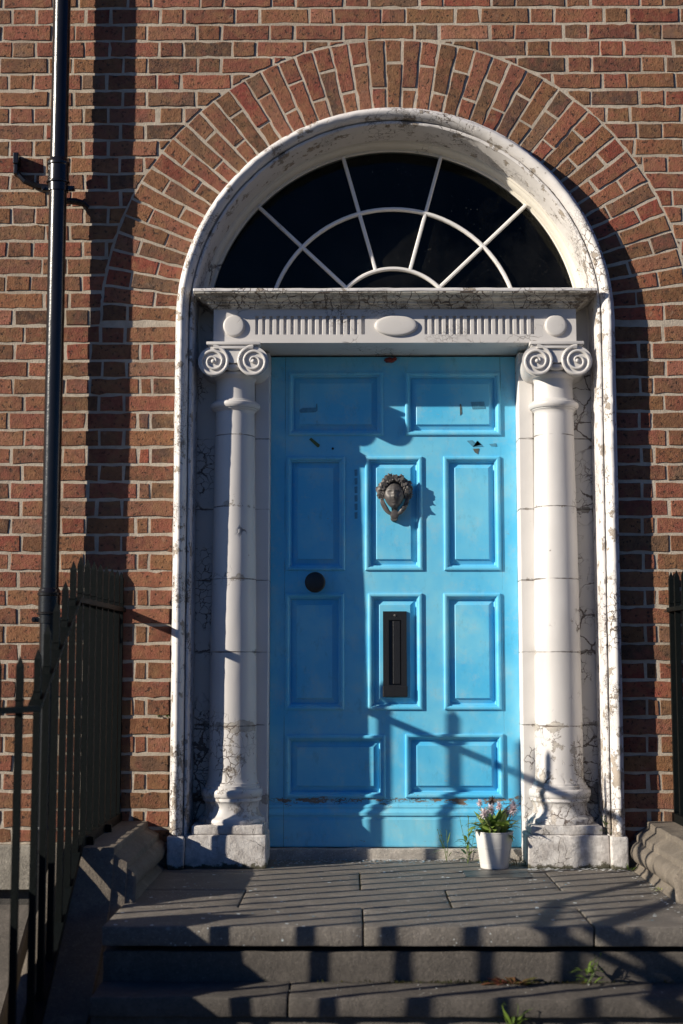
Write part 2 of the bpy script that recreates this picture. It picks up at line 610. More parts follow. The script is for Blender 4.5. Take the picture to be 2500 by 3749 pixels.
def brick(bm, outline, lay):
    """outline: (x,z) CCW corner list; makes a worn brick face standing slightly out of the mortar"""
    col = tint()
    h = rnd.uniform(.0028, .0062)
    pts = []
    n = len(outline)
    for i in range(n):
        a, b = outline[i], outline[(i + 1) % n]
        L = hypot(b[0] - a[0], b[1] - a[1])
        k = max(1, int(L / .032))
        for q in range(k):
            t = q / k
            jx, jz = (rnd.gauss(0, .0016), rnd.gauss(0, .0016))
            pts.append((a[0] + (b[0] - a[0]) * t + jx, a[1] + (b[1] - a[1]) * t + jz))
    cx = sum(p[0] for p in pts) / len(pts)
    cz = sum(p[1] for p in pts) / len(pts)
    tx, tz = rnd.gauss(0, .008), rnd.gauss(0, .012)
    def ring(y, ins):
        out = []
        for x, z in pts:
            dx, dz = x - cx, z - cz
            L = hypot(dx, dz) + 1e-6
            out.append(bm.verts.new((x - dx / L * ins, y + max(-.0014, min(.0014, dx * tx + dz * tz)) if y < 0 else y, z - dz / L * ins)))
        return out
    a, b, c = ring(.004, 0), ring(-h + .0018, .0002), ring(-h, .0028)
    m = len(pts)
    fs = []
    for r0, r1 in ((a, b), (b, c)):
        for i in range(m):
            fs.append(bm.faces.new((r0[i], r0[(i + 1) % m], r1[(i + 1) % m], r1[i])))
    fs.append(bm.faces.new(c))
    for f in fs:
        for l in f.loops:
            l[lay] = (*col, 1)


def row_cells(kind, length):
    """widths of bricks along a Flemish row from a quoin"""
    out = []
    x = 0
    seq = [('S', .205), ('H', .094)] if kind == 0 else [('H', .094), ('C', .040), ('S', .205)]
    first = True
    i = 0
    while x < length:
        if kind == 0:
            w = .205 if i % 2 == 0 else .094
        else:
            w = .094 if i == 0 else .040 if i == 1 else (.205 if i % 2 == 0 else .094)
        w *= rnd.uniform(.975, 1.03)
        out.append((x, x + w))
        x += w + J * rnd.uniform(.8, 1.25)
        i += 1
    return out


def clip_arch(x0, x1, z0, z1):
    if z0 < CZ - .015 < z1 and min(abs(x0), abs(x1)) < RO - .03:
        if max(abs(x0), abs(x1)) < RO + .02:
            return [(x0, z0), (x1, z0), (x1, CZ - .007), (x0, CZ - .007)]
        s_ = -1 if x1 < 0 else 1
        e_ = s_ * (RO + J)
        pts_ = [(s_ * min(abs(x0), abs(x1)), z0), (s_ * max(abs(x0), abs(x1)), z0), (s_ * max(abs(x0), abs(x1)), z1), (e_, z1), (e_, CZ - .007), (s_ * min(abs(x0), abs(x1)), CZ - .007)]
        return pts_ if s_ > 0 else pts_[::-1]
    return clip_ring(x0, x1, z0, z1)


def clip_ring(x0, x1, z0, z1):
    """parts of the rectangle lying outside the ring; returns an outline or None"""
    R = RO + J * .9
    def zc(x):
        return CZ + sqrt(R * R - x * x) if abs(x) < R else -9
    def xc(z):
        return sqrt(R * R - (z - CZ) ** 2) if CZ < z < CZ + R else (R if z <= CZ else -1)
    if z1 <= CZ - .0 and max(abs(x0), abs(x1)) > .9:
        return [(x0, z0), (x1, z0), (x1, z1), (x0, z1)]
    # fully outside
    pts = [(x0, z0), (x1, z0), (x1, z1), (x0, z1)]
    def inside(p): return hypot(p[0], p[1] - CZ) < R and p[1] >= CZ - .05
    ins = [inside(p) for p in pts]
    if not any(ins) and not (x0 < 0 < x1 and z0 < CZ + R):
        return pts
    if all(ins):
        return None
    if z0 > CZ + R * .72:           # near the crown: raise the bottom edge
        xs = [x0 + (x1 - x0) * i / 8 for i in range(9)]
        bot = [(x, max(z0, zc(x))) for x in xs]
        keep = [p for p in bot if p[1] < z1 - .002]
        if len(keep) < 2: return None
        xa, xb = keep[0][0], keep[-1][0]
        if xb - xa < .012: return None
        return keep + [(xb, z1), (xa, z1)]
    zs = [z0 + (z1 - z0) * i / 4 for i in range(5)]
    if x1 <= 0:
        r = [(min(x1, -xc(z)), z) for z in zs]
        r = [p for p in r if p[0] > x0 + .004]
        if len(r) < 2: return None
        return [(x0, r[0][1])] + r + [(x0, r[-1][1])]
    l = [(max(x0, xc(z)), z) for z in zs]
    l = [p for p in l if p[0] < x1 - .004]
    if len(l) < 2: return None
    return [(x1, l[-1][1])] + l[::-1] + [(x1, l[0][1])] if False else l[::-1] + [(x1, l[0][1]), (x1, l[-1][1])]


bm = bmesh.new()
lay = bm.loops.layers.float_color.new('tint')
for r in range(len(lines) - 1):
    wob = rnd.gauss(0, .0008)
    z0, z1 = lines[r] + J / 2 + wob, lines[r + 1] - J / 2 + rnd.gauss(0, .0008)
    if z0 < .10: z0 = .10
    zm = (z0 + z1) / 2
    above = z0 > CZ + RO + .02
    q = .944 if z0 < CZ + .005 else 0.0
    kind = r % 2
    if q:
        for s in (-1, 1):
            for a, b in row_cells(kind, XW - q):
                xa, xb = (-(q + b), -(q + a)) if s < 0 else (q + a, q + b)
                o = clip_arch(xa, xb, z0, z1)
                if o: brick(bm, o, lay)
    else:
        off = -3.02 + (0 if kind else -.0) + (.155 if kind else 0)
        x = off
        i = 0
        while x < XW:
            w = (.205 if i % 2 == 0 else .094) * rnd.uniform(.975, 1.03)
            o = clip_arch(x, x + w, z0, z1)
            if o: brick(bm, o, lay)
            x += w + J * rnd.uniform(.8, 1.25)
            i += 1
obj('brick_facing', bm, M['brick'], wall)

# gauged brick arch, one and a half bricks deep
bm = bmesh.new()
lay = bm.loops.layers.float_color.new('tint')
NV = 49
for i in range(NV):
    a0 = pi * i / NV
    a1 = pi * (i + 1) / NV
    da = (.0112 / 1.09) / 2
    am = (a0 + a1) / 2 + rnd.gauss(0, .0012)
    def P(r, a): return (r * cos(a), CZ + r * sin(a))
    split = (RO - .215 * rnd.uniform(.96, 1.04)) if i % 2 else (RO - .105 * rnd.uniform(.96, 1.05))
    segs = [(RI - .0, split - .0055), (split + .0055, RO)]
    for ra, rb in segs:
        j0 = .0112 / 2 / ra * 1.0
        j1 = .0125 / 2 / rb
        arc_o = [P(rb, a1 - j1), P(rb, a0 + j1)]
        arc_i = [P(ra, a0 + j0), P(ra, a1 - j0)]
        brick(bm, arc_i[::-1] + arc_o[::-1], lay)
obj('brick_arch', bm, M['brick'], wall)

# mortar body with the opening cut out
bm = bmesh.new()
XE = 3.3
ZT = 4.8
RM = RI + .004
for s in (-1, 1):
    out = [(s * XE, .09), (s * RM, .09), (s * RM, CZ)]
    out += [(s * RM * cos(pi / 2 * k / 24), CZ + RM * sin(pi / 2 * k / 24)) for k in range(1, 25)]
    out += [(0, ZT), (s * XE, ZT)]
    a = [bm.verts.new((x, -.0016, z)) for x, z in out]
    b = [bm.verts.new((x, .34, z)) for x, z in out]
    bm.faces.new(a); bm.faces.new(b)
    for i in range(len(a)):
        if out[i][0] == 0 and out[(i + 1) % len(a)][0] == 0: continue
        bm.faces.new((a[i], a[(i + 1) % len(a)], b[(i + 1) % len(a)], b[i]))
obj('mortar_joints', bm, M['mortar'], wall)

# stone band and painted basement wall under the bricks
for s, side in ((-1, 'left'), (1, 'right')):
    t = empty('stone_band', (s * 2.1, 0, -.1), "grey granite band at the foot of the brick wall, behind the railing on the %s" % side, "stone band", "granite bands under the brickwork")
    bm = bmesh.new()
    a, b = sorted((s * .95, s * 3.3))
    rough_box(bm, a, b, -.03, .3, -.09, .089, .08, .002, .004)
    obj('band', bm, M['granite'], t)
bm = bmesh.new()
box(bm, -3.3, 3.3, .02, .34, -2.8, -.09)
bw = empty('basement_wall', (0, .2, -1.5), "dark painted basement wall below the granite band", "wall")
obj('render', bm, M['area'], bw)

# unlit hall behind the door and fanlight
bm = bmesh.new()
box(bm, -1.5, 1.5, .345, 3.3, -.3, 4.4)
for f in list(bm.faces):
    if abs(f.calc_center_median().y - .345) < 1e-4: bm.faces.remove(f)
tag(obj('hall_interior', bm, M['dark'], recalc=False), kind='structure')

# ================================================================== DOORCASE
dc = empty('doorcase', (0, .05, 0), "white painted classical door surround with flaking paint, half columns and round arch", "door surround")

# moulded casing (architrave) swept up, round the arch and down
prof = [(.0, .150), (.0, -.018), (.004, -.026), (.004, -.036), (.011, -.041), (.0155, -.040), (.0165, -.018), (.0205, -.018), (.0215, -.050), (.026, -.060), (.034, -.071),
        (.044, -.078), (.053, -.079), (.060, -.073), (.064, -.062), (.066, -.056), (.071, -.054), (.073, -.046), (.077, -.030), (.079, -.0), (.079, .01)]
X0 = .862
from mathutils import noise as mnoise


def worn(p, amp):
    v = Vector(p)
    n = mnoise.noise_vector(v * 26) * amp + mnoise.noise_vector(v * 70) * amp * .6
    return v + n


path = []
for z in [.128 + (CZ - .128) * i / 90 for i in range(90)]:
    path.append((-1, z, None))
for i in range(161):
    path.append((0, 0, pi - pi * i / 160))
for z in [CZ - (CZ - .128) * (i + 1) / 90 for i in range(90)]:
    path.append((1, z, None))
rings = []
for s, z, a in path:
    ring = []
    for u, y in prof:
        if a is None:
            p = (s * (X0 + u), y, z)
        else:
            p = ((X0 + u) * cos(a), y, CZ + (X0 + u) * sin(a))
        ring.append(worn(p, .0016 if y < -.01 else 0.0004))
    rings.append(ring)
bm = bmesh.new()
loft(bm, rings, False)
obj('architrave', bm, M['casing'], dc, auto=50)

# soffit of the arch behind the casing: stepped moulding to the fanlight
bm = bmesh.new()
pr2 = [(.0, .148), (-.008, .150), (-.008, .158), (-.012, .160), (-.017, .168), (-.0215, .178), (-.0215, .184), (-.0215, .215)]
rings = []
for i in range(97):
    a = pi * 1.06 - pi * 1.12 * i / 96
    rings.append([((X0 + u) * cos(a), y, CZ + (X0 + u) * sin(a)) for u, y in pr2])
loft(bm, rings, False)
obj('arch_moulding', bm, M['soffit'], dc, auto=40)

# back panels beside the columns and jambs beside the door
for s in (-1, 1):
    bm = bmesh.new()
    a, b = sorted((s * .60, s * .866))
    rough_box(bm, a, b, .155, .30, .0, 2.40, .06, .0012, .002)
    obj('back_panel', bm, M['back'], dc)
    bm = bmesh.new()
    a, b = sorted((s * .5445, s * .608))
    rough_box(bm, a, b, .148, .32, .0, 2.195, .05, .0012, .004)
    obj('jamb', bm, M['jamb'], dc)

# columns
CY = .10


def column(s):
    cx = s * .691
    c = None
    prof_s = [(.336, .108), (.345, .1045), (.36, .1025), (.40, .1010)] + [(z, .101 - .0165 * ((z - .4) / 1.5) ** 1.4) for z in [.4 + 1.5 * k / 40 for k in range(1, 41)]] + \
             [(1.915, .0845), (1.922, .089), (1.925, .0945), (1.9285, .0950), (1.930, .101), (1.936, .1060), (1.944, .1080), (1.952, .1065), (1.957, .101), (1.958, .095), (1.963, .093), (1.966, .0865), (1.972, .0840), (2.045, .0835), (2.056, .086)]
    bm = bmesh.new()
    lathe(bm, prof_s, cx, CY, 56)
    for v in bm.verts:
        if v.co.z < 1.92:
            n = mnoise.noise(v.co * 9) * .0012 + mnoise.noise(v.co * 30) * .0007
            d = Vector((v.co.x - cx, v.co.y - CY, 0)).normalized()
            v.co += d * n
    col = obj('column', bm, M['white'], dc, auto=35, label="%s half column of the door surround" % ('left' if s < 0 else 'right'))
    # attic base
    pb = [(.170, .128), (.172, .138), (.184, .1395), (.194, .136), (.198, .128), (.204, .123), (.214, .117), (.228, .1125), (.242, .1120), (.254, .115), (.262, .120), (.2635, .1235), (.274, .124),
          (.276, .1225), (.279, .126), (.286, .1295), (.296, .1305), (.306, .1290), (.313, .124), (.3145, .1165), (.326, .116), (.3275, .1105), (.337, .110)]
    bm = bmesh.new()
    lathe(bm, pb, cx, CY, 72)
    for v in bm.verts:
        d = Vector((v.co.x - cx, v.co.y - CY, 0))
        if d.length > .02:
            k = mnoise.noise(v.co * 20) * .0022 + mnoise.noise(v.co * 60) * .0018
            v.co += d.normalized() * k + Vector((0, 0, mnoise.noise(v.co * 31) * .0016))
    obj('base', bm, M['base'], col, auto=45)
    # ionic capital
    bm = bmesh.new()
    lathe(bm, [(2.052, .084), (2.060, .090), (2.066, .097), (2.070, .100), (2.076, .1005), (2.082, .097), (2.086, .088), (2.10, .09), (2.115, .092), (2.14, .09)], cx, CY, 40)
    yf = -.030
    rv = .0655
    for d in (-1, 1):
        vx, vz = cx + d * .0855, 2.118
        # bolster: waisted roll running back to the wall
        rings = []
        for k in range(13):
            t = k / 12
            y = yf + .004 + t * (.155 - yf)
            rr = rv * (1 - .16 * sin(pi * t)) * (.985 if k == 0 else 1)
            rings.append([(vx + rr * cos(2 * pi * q / 40), y, vz + rr * sin(2 * pi * q / 40)) for q in range(40)])
        loft(bm, rings, True, False, True)
        # spiral fillet
        pts, rad = [], []
        N = 96
        for k in range(N + 1):
            t = k / N
            ang = pi / 2 - d * (-1) * 0 - (-d) * t * 2.35 * 2 * pi
            r = (rv - .005) * (1 - t) ** .82 + .006
            pts.append((vx + r * cos(ang), yf + .001 - .004 * t, vz + r * sin(ang)))
            rad.append(.0078 * (1 - .45 * t))
        tube(bm, pts, rad, 8)
        blob(bm, (vx, yf - .003, vz), .0095, amp=0, flat=(1, .8, 1))
    # channel band across the top joining the volutes, with sunk field
    w = .0855
    box(bm, cx - w, cx + w, yf + .006, .15, 2.086 + .035, vz_top := 2.118 + rv - .001, 0)
    box(bm, cx - w, cx + w, yf - .005, yf + .02, 2.1725, 2.1835, .003)
    # drooping lower edge of the channel
    rr = []
    for k in range(13):
        t = -1 + 2 * k / 12
        rr.append((cx + t * .045, 2.112 + .012 * t * t))
    out = rr + [(cx + .045, 2.15), (cx - .045, 2.15)]
    prism(bm, out, yf + .005, .12)
    # egg-like moulding between the volutes
    blob(bm, (cx, yf + .03, 2.098), .03, amp=.0, flat=(1.3, .7, .55), sub=3)
    # abacus
    box(bm, cx - .108, cx + .108, yf + .004, .15, 2.1835, 2.1895, .0015)
    box(bm, cx - .115, cx + .115, yf - .006, .15, 2.1897, 2.2035, .003)
    obj('capital', bm, M['white2'], col, auto=40)
    return col


M['base'] = mat_paint("flaking_base_paint", crack=.60, crack_scale=22, psc=11, peel=.62, lowz=.06, under=(.52, .47, .42), relief=1.5)
M['white2'] = mat_paint("white_capital_paint", crack=.70, peel=.80, lowz=0, crack_scale=9)
for s in (-1, 1):
    column(s)

# plinths
for s in (-1, 1):
    bm = bmesh.new()
    a, b = sorted((s * .536, s * .8705))
    rough_box(bm, a, b, -.056, .17, .0, .134, .03, .0030, .006)
    a, b = sorted((s * .549, s * .845))
    rough_box(bm, a, b, -.046, .17, .1345, .172, .025, .0028, .006)
    obj('plinth', bm, M['plinth'], dc, auto=50)
    bm = bmesh.new()
    a, b = sorted((s * .872, s * .942))
    rough_box(bm, a, b, -.088, .05, .0, .132, .03, .0028, .006)
    obj('casing_plinth', bm, M['plinth'], dc, auto=50)

# entablature: frieze with reeded panels
bm = bmesh.new()
FW = .779
zb, zt = 2.2045, 2.352
gz0, gz1 = 2.241, 2.322
gx0, gx1 = .128, .600
yb = .31
# bands, built edge to edge
box(bm, -FW, FW, 0, yb, zb, gz0)
box(bm, -FW, FW, 0, yb, gz1, zt)
for a, b in ((-FW, -gx1), (-gx0, gx0), (gx1, FW)):
    box(bm, a, b, 0, yb, gz0, gz1)
for s in (-1, 1):
    a, b = sorted((s * gx0, s * gx1))
    box(bm, a, b, .0135, yb, gz0, gz1)
    n = 15
    pitch = (b - a) / (n + .5)
    for k in range(n):
        xc = a + pitch * (k + .75)
        w = pitch * .30
        out = []
        pts = [(-w, .014), (-w, .004), (-w * .75, .0005), (w * .75, .0005), (w, .004), (w, .014)]
        v0 = [bm.verts.new((xc + dx, y, gz0)) for dx, y in pts]
        v1 = [bm.verts.new((xc + dx, y, gz1)) for dx, y in pts]
        for q in range(5):
            bm.faces.new((v0[q], v0[q + 1], v1[q + 1], v1[q]))
bmesh.ops.recalc_face_normals(bm, faces=bm.faces)
# worn lower arris
fz = obj('frieze', bm, M['frieze'], dc, auto=30)
for s, rx, rz, name in ((-1, .047, .047, 'roundel'), (1, .047, .047, 'roundel'), (0, .093, .045, 'oval_boss')):
    bm = bmesh.new()
    rings = []
    for k, y in ((1.0, .002), (1.0, -.006), (.97, -.010), (.90, -.0125), (.80, -.0135), (.4, -.0145)):
        rings.append([(s * .691 + .006 * (s == 0) + rx * k * cos(2 * pi * q / 40), y, 2.278 + rz * k * sin(2 * pi * q / 40)) for q in range(40)])
    loft(bm, rings, True, False, True)
    obj(name, bm, M['frieze'], fz, auto=35)
# end blocks break slightly forward over the columns
# cornice
bm = bmesh.new()
cp = [(0, 2.3525), (-.008, 2.3525), (-.010, 2.358), (-.018, 2.360), (-.020, 2.366), (-.034, 2.369), (-.036, 2.376), (-.046, 2.379), (-.062, 2.383),
      (-.071, 2.388), (-.073, 2.393), (-.086, 2.395), (-.096, 2.397), (-.098, 2.400), (-.098, 2.414), (-.094, 2.4165)]
rings = []
for y, z in cp:
    w = FW - y * .80
    r = [(-w, .19, z)]
    n = 90
    for k in range(n + 1):
        x = -w + 2 * w * k / n
        r.append(worn((x, y, z), .0016))
    r.append((w, .19, z))
    rings.append(r)
loft(bm, rings, False)
a = [bm.verts.new((x, y, z)) for x, y, z in ((-.857, -.094, 2.4163), (.857, -.094, 2.4163), (.857, .22, 2.424), (-.857, .22, 2.424))]
bm.faces.new(a)
co = obj('cornice', bm, M['cornice'], dc, auto=50)
bm = bmesh.new()
rough_box(bm, -.8575, .8575, -.1015, -.060, 2.4045, 2.4185, .02, .0016, .003)
obj('cornice_fillet', bm, M['casing'], co)
# core above the frieze
bm = bmesh.new()
box(bm, -.775, .775, .03, .30, 2.353, 2.413)
obj('entablature_core', bm, M['soffit'], dc)

# ================================================================== FANLIGHT
fl = empty('fanlight', (0, .2, 2.3), "semicircular fanlight with white radial glazing bars over dark glass above the blue door", "window")
bm = bmesh.new()
rings = []
for i in range(97):
    a = pi * 1.06 - pi * 1.12 * i / 96
    rings.append([(r * cos(a), y, 2.30 + r * sin(a)) for r, y in ((.8405, .1975), (.829, .1975), (.825, .202), (.825, .225), (.868, .225), (.868, .2165), (.8405, .2165))])
loft(bm, rings, True)
obj('window_frame', bm, M['soffit'], fl, auto=40)
bm = bmesh.new()
FC = 2.300


def barpath(bm, pts, w=.0080, y0=.186, y1=.208):
    rings = []
    P = [Vector((p[0], 0, p[1])) for p in pts]
    for i, p in enumerate(P):
        t = (P[min(i + 1, len(P) - 1)] - P[max(i - 1, 0)]).normalized()
        nn = Vector((-t.z, 0, t.x))
        rings.append([p + nn * a + Vector((0, y, 0)) for a, y in ((-w, y1), (-w, y0 + .006), (-w * .5, y0), (w * .5, y0), (w, y0 + .006), (w, y1))])
    loft(bm, rings, True, False, True)


for R_, dd in ((.285, 0), (.558, .0007)):
    barpath(bm, [(R_ * cos(pi * 1.02 - pi * 1.04 * k / 48), FC + R_ * sin(pi * 1.02 - pi * 1.04 * k / 48)) for k in range(49)], y0=.186 - dd)
obj('curved_bar', bm, M['bar'], fl, auto=30)
for k, ang in enumerate((13, 44, 74.8, 105.6, 136.5, 167)):
    bm = bmesh.new()
    a = radians(ang)
    barpath(bm, [(r * cos(a), FC + r * sin(a)) for r in (.288, .42, .55, .69, .828)], y0=.1875)
    obj('radial_bar', bm, M['bar'], fl, auto=30)
bm = bmesh.new()
out = [(.83 * cos(pi * k / 48), FC + .83 * sin(pi * k / 48)) for k in range(49)]
a = [bm.verts.new((x, .206, z)) for x, z in out]
bm.faces.new(a)
obj('pane', bm, M['glass'], fl)
bm = bmesh.new()
box(bm, -.85, .85, .175, .30, 2.414, 2.430, .003)
obj('sill', bm, M['casing'], fl)

# ================================================================== DOOR
door = empty('front_door', (0, .27, .05), "old blue painted ten panel front door with flaking paint near its foot", "door")
DW, DZ0, DZ1 = .5435, .052, 2.196
holes = []
PAN = [(-.467, 1.841, -.045, 2.128), (.053, 1.841, .477, 2.126), (-.474, 1.241, -.215, 1.747), (-.126, 1.241, .126, 1.747), (.221, 1.241, .470, 1.747),
       (-.477, .634, -.219, 1.141), (-.114, .634, .122, 1.141), (.217, .634, .466, 1.141), (-.474, .257, -.040, .525), (.046, .258, .471, .531)]
for a, b, c, d in PAN: holes.append((a + .012, b + .012, c - .012, d - .012))
xs = sorted({-DW, DW} | {h[0] for h in holes} | {h[2] for h in holes})
zs = sorted({DZ0, DZ1} | {h[1] for h in holes} | {h[3] for h in holes})
bm = bmesh.new()
vv = {}


def gv(x, z):
    if (x, z) not in vv: vv[(x, z)] = bm.verts.new((x, .25, z))
    return vv[(x, z)]


for i in range(len(xs) - 1):
    for j in range(len(zs) - 1):
        mx, mz = (xs[i] + xs[i + 1]) / 2, (zs[j] + zs[j + 1]) / 2
        if any(h[0] < mx < h[2] and h[1] < mz < h[3] for h in holes): continue
        bm.faces.new((gv(xs[i], zs[j]), gv(xs[i + 1], zs[j]), gv(xs[i + 1], zs[j + 1]), gv(xs[i], zs[j + 1])))
r = bmesh.ops.extrude_face_region(bm, geom=bm.faces[:])
for g in r['geom']:
    if isinstance(g, bmesh.types.BMVert): g.co.y += .03
box(bm, -DW, DW, .2805, .30, DZ0, DZ1)
obj('door_frame', bm, M['door'], door)
ST = [(0, .2503), (0, .2435), (.003, .2405), (.008, .2395), (.013, .2405), (.0165, .2445), (.018, .2500), (.0225, .2515), (.0235, .2640), (.0275, .2675),
      (.049, .2575), (.0495, .2530), (.0515, .2515)]
for a, b, c, d in PAN:
    bm = bmesh.new()
    rings = []
    for ins, y in ST:
        rings.append([(a + ins, y, b + ins), (c - ins, y, b + ins), (c - ins, y, d - ins), (a + ins, y, d - ins)])
    rv = loft(bm, rings, True)
    bm.faces.new(rv[-1])
    obj('panel', bm, M['door'], door)
# weatherboard and foot board
bm = bmesh.new()
wp = [(.2500, .2330), (.2405, .2280), (.2370, .2190), (.2385, .2120), (.2350, .2050), (.2290, .1960), (.2290, .1840), (.2360, .1810), (.2360, .1700),
      (.2330, .1670), (.2330, .0560), (.2360, .0500), (.2500, .0500)]
rings = [[worn((-DW + 2 * DW * k / 60, y, z), .0006) for y, z in wp] for k in range(61)]
loft(bm, rings, True, False, True)
obj('weatherboard', bm, M['door'], door)

# door knob
bm = bmesh.new()
def lathe_y(bm, prof, cx, cz, n=32):
    rings = [[(cx + r * cos(2 * pi * i / n), y, cz + r * sin(2 * pi * i / n)) for i in range(n)] for y, r in prof]
    loft(bm, rings, True, False, True)
lathe_y(bm, [(.252, .030), (.246, .030), (.243, .026), (.240, .015), (.228, .012), (.215, .013), (.209, .024), (.203, .036), (.196, .0425), (.188, .0450), (.181, .0450), (.176, .0425), (.174, .038), (.172, .020), (.1715, .004)], -.3445, 1.186, 40)
obj('door_knob', bm, M['black'], door, auto=40)
# letter plate
bm = bmesh.new()
lx0, lx1, lz0, lz1 = -.049, .054, .698, 1.062
def frame_rect(bm, x0, x1, z0, z1, ix0, ix1, iz0, iz1, y0, y1):
    for a, b, c, d in ((x0, ix0, z0, z1), (ix1, x1, z0, z1), (ix0, ix1, z0, iz0), (ix0, ix1, iz1, z1)):
        box(bm, a, b, y0, y1, c, d)
frame_rect(bm, lx0, lx1, lz0, lz1, -.024, .030, .742, 1.024, .2345, .252)
box(bm, -.024, .030, .248, .252, .742, 1.024)
for q in ((-.040), (.045)):
    pass
lp = obj('letter_plate', bm, M['black'], door)
bm = bmesh.new()
rough_box(bm, -.006, .0265, .2375, .2475, .746, 1.020, .03, .0004, .002)
obj('letter_flap', bm, M['black2'] if 'black2' in M else M['black'], lp)
bm = bmesh.new()
rough_box(bm, lx0 - .002, lx1 + .003, .229, .2344, .690, .737, .03, .0006, .003)
obj('plate_foot', bm, M['black'], lp)

# ---- knocker: classical head with a wreath and a hanging ring
KX, KZ, KS = .003, 1.575, 1.0
bm = bmesh.new()
g = bmesh.ops.create_uvsphere(bm, u_segments=48, v_segments=40, radius=1)
def bumpf(x, z, cx, cz, sx, sz): return math.exp(-((x - cx) / sx) ** 2 - ((z - cz) / sz) ** 2)
for v in g['verts']:
    x, y, z = v.co
    # y<0 is the front of the face
    ax = abs(x)
    w = .042 * (1 - .20 * max(0, -z) - .10 * max(0, -z) ** 3)
    px, pz = x * w, z * .058
    py = y * .046
    if y < 0:
        u, q = px / .04, pz / .055
        f = 0
        f += .0190 * bumpf(u, q, 0, -.12, .15, .16)            # nose tip
        f += .0080 * bumpf(u, q, 0, .18, .13, .32)             # bridge
        f -= .0125 * (bumpf(u, q, .40, .20, .25, .13) + bumpf(u, q, -.40, .20, .25, .13))   # sockets
        f += .0085 * (bumpf(u, q, .40, .18, .17, .055) + bumpf(u, q, -.40, .18, .17, .055)) # eyeballs
        f += .0060 * (bumpf(u, q, .42, .37, .30, .06) + bumpf(u, q, -.42, .37, .30, .06))   # brows
        f += .0058 * bumpf(u, q, 0, -.42, .24, .05)            # upper lip
        f += .0052 * bumpf(u, q, 0, -.54, .20, .05)            # lower lip
        f -= .0060 * bumpf(u, q, 0, -.485, .26, .028)          # mouth line
        f -= .0035 * bumpf(u, q, 0, -.65, .25, .05)
        f += .0065 * bumpf(u, q, 0, -.82, .26, .13)            # chin
        f += .0035 * (bumpf(u, q, .52, -.22, .28, .25) + bumpf(u, q, -.52, -.22, .28, .25)) # cheeks
        f -= .0020 * bumpf(u, q, 0, -.30, .08, .06)
        py -= f
    v.co = Vector((KX + px * 1.08 - .002, .200 + py, KZ - .006 + pz))
kn = obj('door_knocker', bm, M['bronze'], door, smooth=True)
# hair, vine leaves and bunches
bm = bmesh.new()
kr = random.Random(5)
for k in range(46):
    a = radians(kr.uniform(-12, 192))
    rr = kr.uniform(.85, 1.12)
    px = KX + .054 * rr * cos(a)
    pz = KZ + .012 + .060 * rr * sin(a)
    if pz < KZ - .02: continue
    blob(bm, (px, .208 - kr.uniform(0, .022), pz), kr.uniform(.009, .016), seed=k, amp=.75, sub=3, flat=(kr.uniform(.7, 1.3), .8, kr.uniform(.7, 1.3)))
for s in (-1, 1):
    for k in range(14):
        blob(bm, (KX + s * kr.uniform(.048, .072), .222 - kr.uniform(-.005, .02), KZ + kr.uniform(-.012, .05)), kr.uniform(.007, .012), seed=k + 60, amp=.75, sub=3)
    # wavy locks over the brow
    for k in range(7):
        a0 = radians(90 - s * (4 + k * 12))
        p = []
        for q in range(9):
            t = q / 8
            aa = a0 - s * t * .42
            R1 = .045 + .004 * sin(q * 1.3 + k)
            p.append((KX + (R1 + .010 * (k % 2)) * cos(aa) * 1.02, .168 + .004 * k + .002 * sin(q * 2), KZ + .012 + (R1 + .004) * sin(aa) - .004 * k * t))
        tube(bm, p, [.0055 * (1 - .5 * abs(2 * i / 8 - 1)) for i in range(9)], 6)
# leaves of the wreath
for k in range(9):
    a = radians(28 + k * 15.5)
    c = Vector((KX + .046 * cos(a), .172 + kr.uniform(-.004, .006), KZ + .016 + .052 * sin(a)))
    L = kr.uniform(.020, .030)
    dr = Vector((cos(a + kr.uniform(-.7, .7)), -.25, sin(a + kr.uniform(-.5, .5)))).normalized()
    sd = dr.cross(Vector((0, 1, 0))).normalized()
    tips = [c - dr * L * .4, c - sd * L * .42 - dr * L * .05, c - sd * L * .20 + dr * L * .2, c - sd * L * .34 + dr * L * .42, c + dr * L * .75,
            c + sd * L * .34 + dr * L * .42, c + sd * L * .20 + dr * L * .2, c + sd * L * .42 - dr * L * .05]
    top = [bm.verts.new(p + Vector((0, -.003 * (i % 2), 0))) for i, p in enumerate(tips)]
    low = [bm.verts.new(p + Vector((0, .010, 0))) for p in tips]
    bm.faces.new(top); bm.faces.new(low[::-1])
    for i in range(8): bm.faces.new((top[i], top[(i + 1) % 8], low[(i + 1) % 8], low[i]))
obj('wreath', bm, M['bronze'], kn, auto=50)
# neck and backplate
bm = bmesh.new()
tube(bm, [(KX, .222, KZ - .040), (KX, .214, KZ - .062), (KX, .222, KZ - .075)], [.020, .014, .012], 12)
lathe_y(bm, [(.2500, .050), (.2440, .050), (.240, .044)], KX, KZ + .018, 28)
obj('backplate', bm, M['bronze'], kn, smooth=True)
